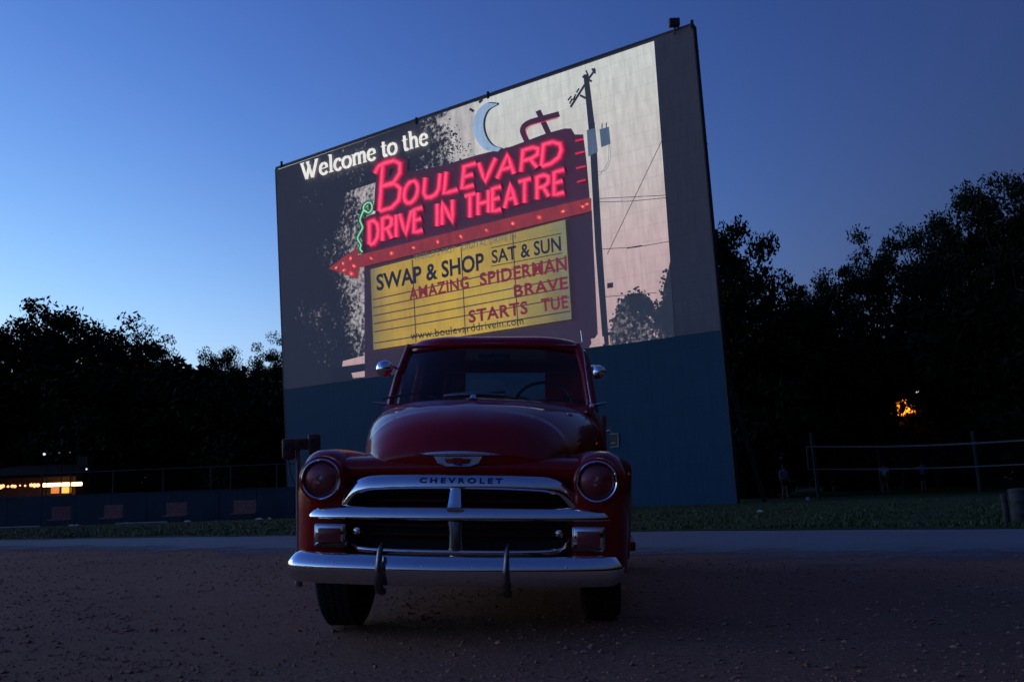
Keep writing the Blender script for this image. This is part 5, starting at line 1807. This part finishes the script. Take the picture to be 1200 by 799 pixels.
def make_tree(seed, H, spread, bare, tips, lob, per, size, rad, mi, flat=0.8):
    rng = np.random.default_rng(seed)
    tubes, ends = grow(rng, H, spread, bare, tips, lob)
    cen = ends.mean(0)
    dist = np.linalg.norm((ends - cen) / (ends.std(0) + 1e-6), axis=1)
    ends = ends[dist < np.quantile(dist, 0.965)]
    zmax = np.quantile(ends[:, 2], 0.98)
    k = H / (zmax + rad * .5)
    root = bpy.data.objects.new('tree', None)
    COL.objects.link(root)
    m = MB()
    for i, (pts, rs) in enumerate(tubes):
        m.tube([tuple(np.array(p) * k) for p in pts], [r * k for r in rs], 8 if i < 13 else 4, caps=False)
        if i == 0:
            m.build('trunk', M_BARK, root, smooth=True)
            m = MB()
    m.build('limbs', M_BARK, root, smooth=True)
    V = leaves(ends * k, rng.uniform(.55, 1.15, len(ends)) * rad, per, size, rng, flat)
    np_mesh('crown', V, M_LEAF[mi], root, nv=4)
    return root


PROTO = {
    'broad': make_tree(3, 13.0, .46, .22, 13, .12, 150, .17, 1.15, 0),
    'broad2': make_tree(8, 13.0, .40, .25, 13, .13, 150, .17, 1.10, 1),
    'lacy': make_tree(21, 15.0, .46, .30, 12, .10, 150, .15, 1.35, 1, .5),
    'lacy2': make_tree(35, 15.0, .42, .34, 12, .11, 140, .15, 1.3, 2, .5),
    'bush': make_tree(50, 7.0, .72, .02, 20, .16, 130, .20, 1.10, 0),
}
PH = {'broad': 13.0, 'broad2': 13.0, 'lacy': 15.0, 'lacy2': 15.0, 'bush': 7.0}
PNAME = {'broad': 'broadleaf_tree', 'broad2': 'broadleaf_tree', 'lacy': 'locust_tree', 'lacy2': 'locust_tree', 'bush': 'bushy_tree'}
used = {}


def place_tree(kind, px, top_py, D, rot, wide, label, group):
    p = at(px, top_py, D)
    z0 = zg(p.x, D) - 0.1
    h = p.z - z0
    o = PROTO[kind] if kind not in used else copy_tree(PROTO[kind])
    used[kind] = 1
    o.name = PNAME[kind]
    o.location = (p.x, D, z0)
    o.rotation_euler = (0, 0, rot)
    s = h / PH[kind]
    o.scale = (s * wide, s * wide, s)
    tag(o, label, 'tree', group)


GLF, GRT = 'trees along the left of the lot', 'trees along the right of the lot'
for a in (
    ('broad', 22, 367, 76, 0.4, 0.95, 'tall broadleaf tree at the far left edge', GLF),
    ('broad2', 96, 373, 78, 2.0, 0.95, 'broadleaf tree with a leafy crest above the lit building', GLF),
    ('lacy2', 178, 396, 84, 1.0, 0.75, 'paler airy tree far behind, left of the sky dip', GLF),
    ('lacy', 268, 408, 70, 3.0, 0.62, 'lacy tree right of the sky dip, left of the screen', GLF),
    ('lacy2', 316, 404, 66, 4.4, 0.60, 'lacy tree touching the left edge of the screen', GLF),
    ('broad', 146, 408, 80, 3.3, 0.9, 'lower broadleaf tree right of the leafy crest', GLF),
    ('bush', 205, 432, 68, 0.7, 1.2, 'dense low tree under the dip in the treeline', GLF),
    ('bush', 262, 436, 66, 2.7, 1.2, 'dense low tree between the dip and the screen', GLF),
    ('bush', 136, 450, 66, 4.0, 1.2, 'dense low tree right of the lit building', GLF),
    ('bush', 20, 440, 72, 5.1, 1.3, 'dense low tree behind the lit building', GLF),
    ('bush', 325, 448, 62, 1.9, 1.1, 'dense low tree behind the left edge of the screen', GLF),
    ('broad2', 858, 258, 56, 5.0, 0.62, 'rounded dark tree rising behind the right edge of the screen', GRT),
    ('broad', 905, 345, 60, 1.2, 0.75, 'lower dark tree just right of the rounded one', GRT),
    ('lacy', 960, 322, 60, 0.3, 0.62, 'lacy tree below the open sky right of the screen', GRT),
    ('lacy2', 1012, 288, 58, 2.2, 0.62, 'lacy tree with a rounded top, left of the sky window', GRT),
    ('lacy', 1072, 266, 57, 4.2, 0.60, 'lacy tree with slender trunk against the sky window', GRT),
    ('lacy2', 1128, 240, 54, 5.3, 0.62, 'tall feathery tree second from the right edge', GRT),
    ('lacy', 1192, 202, 52, 1.7, 0.64, 'tallest feathery tree at the right edge', GRT),
    ('bush', 885, 408, 55, 3.9, 1.1, 'dense low tree next to the right edge of the screen', GRT),
    ('bush', 955, 402, 64, 0.2, 1.1, 'dense low tree above the left end of the net', GRT),
    ('bush', 1018, 396, 82, 2.5, 1.0, 'dense low tree left of the orange street light', GRT),
    ('bush', 1045, 425, 72, 1.1, 0.9, 'dense low tree in front of the orange street light', GRT),
    ('lacy2', 1050, 436, 58.2, 0.9, 1.0, 'small thin tree screening the orange street light', GRT),
    ('bush', 1100, 405, 80, 4.8, 1.0, 'dense low tree right of the orange street light', GRT),
    ('bush', 1128, 395, 66, 3.1, 1.1, 'dense low tree above the right half of the net', GRT),
    ('bush', 1185, 340, 52, 5.6, 1.0, 'dense tree filling the right edge below the feathery crown', GRT),
):
    place_tree(*a)

# continuous far woods all round the lot: nobody could count these
rng = np.random.default_rng(5)
N = 2600
th = rng.uniform(0, 2 * math.pi, N)
rad_ = rng.uniform(92, 104, N)
hh = 8.2 + 1.3 * np.sin(th * 9) + 0.9 * np.sin(th * 23 + 1) + rng.normal(0, .5, N)
cx, cy = rad_ * np.sin(th), rad_ * np.cos(th)
cz = rng.uniform(0.05, 1, N) * hh - .5
V = leaves(np.stack([cx, cy, cz], 1), rng.uniform(1.3, 2.3, N), 34, .75, rng)
tag(np_mesh('distant_woods', V, M_LEAF[0], nv=4), 'dark distant woods closing off the lot behind the trees', 'woods', kind='stuff')
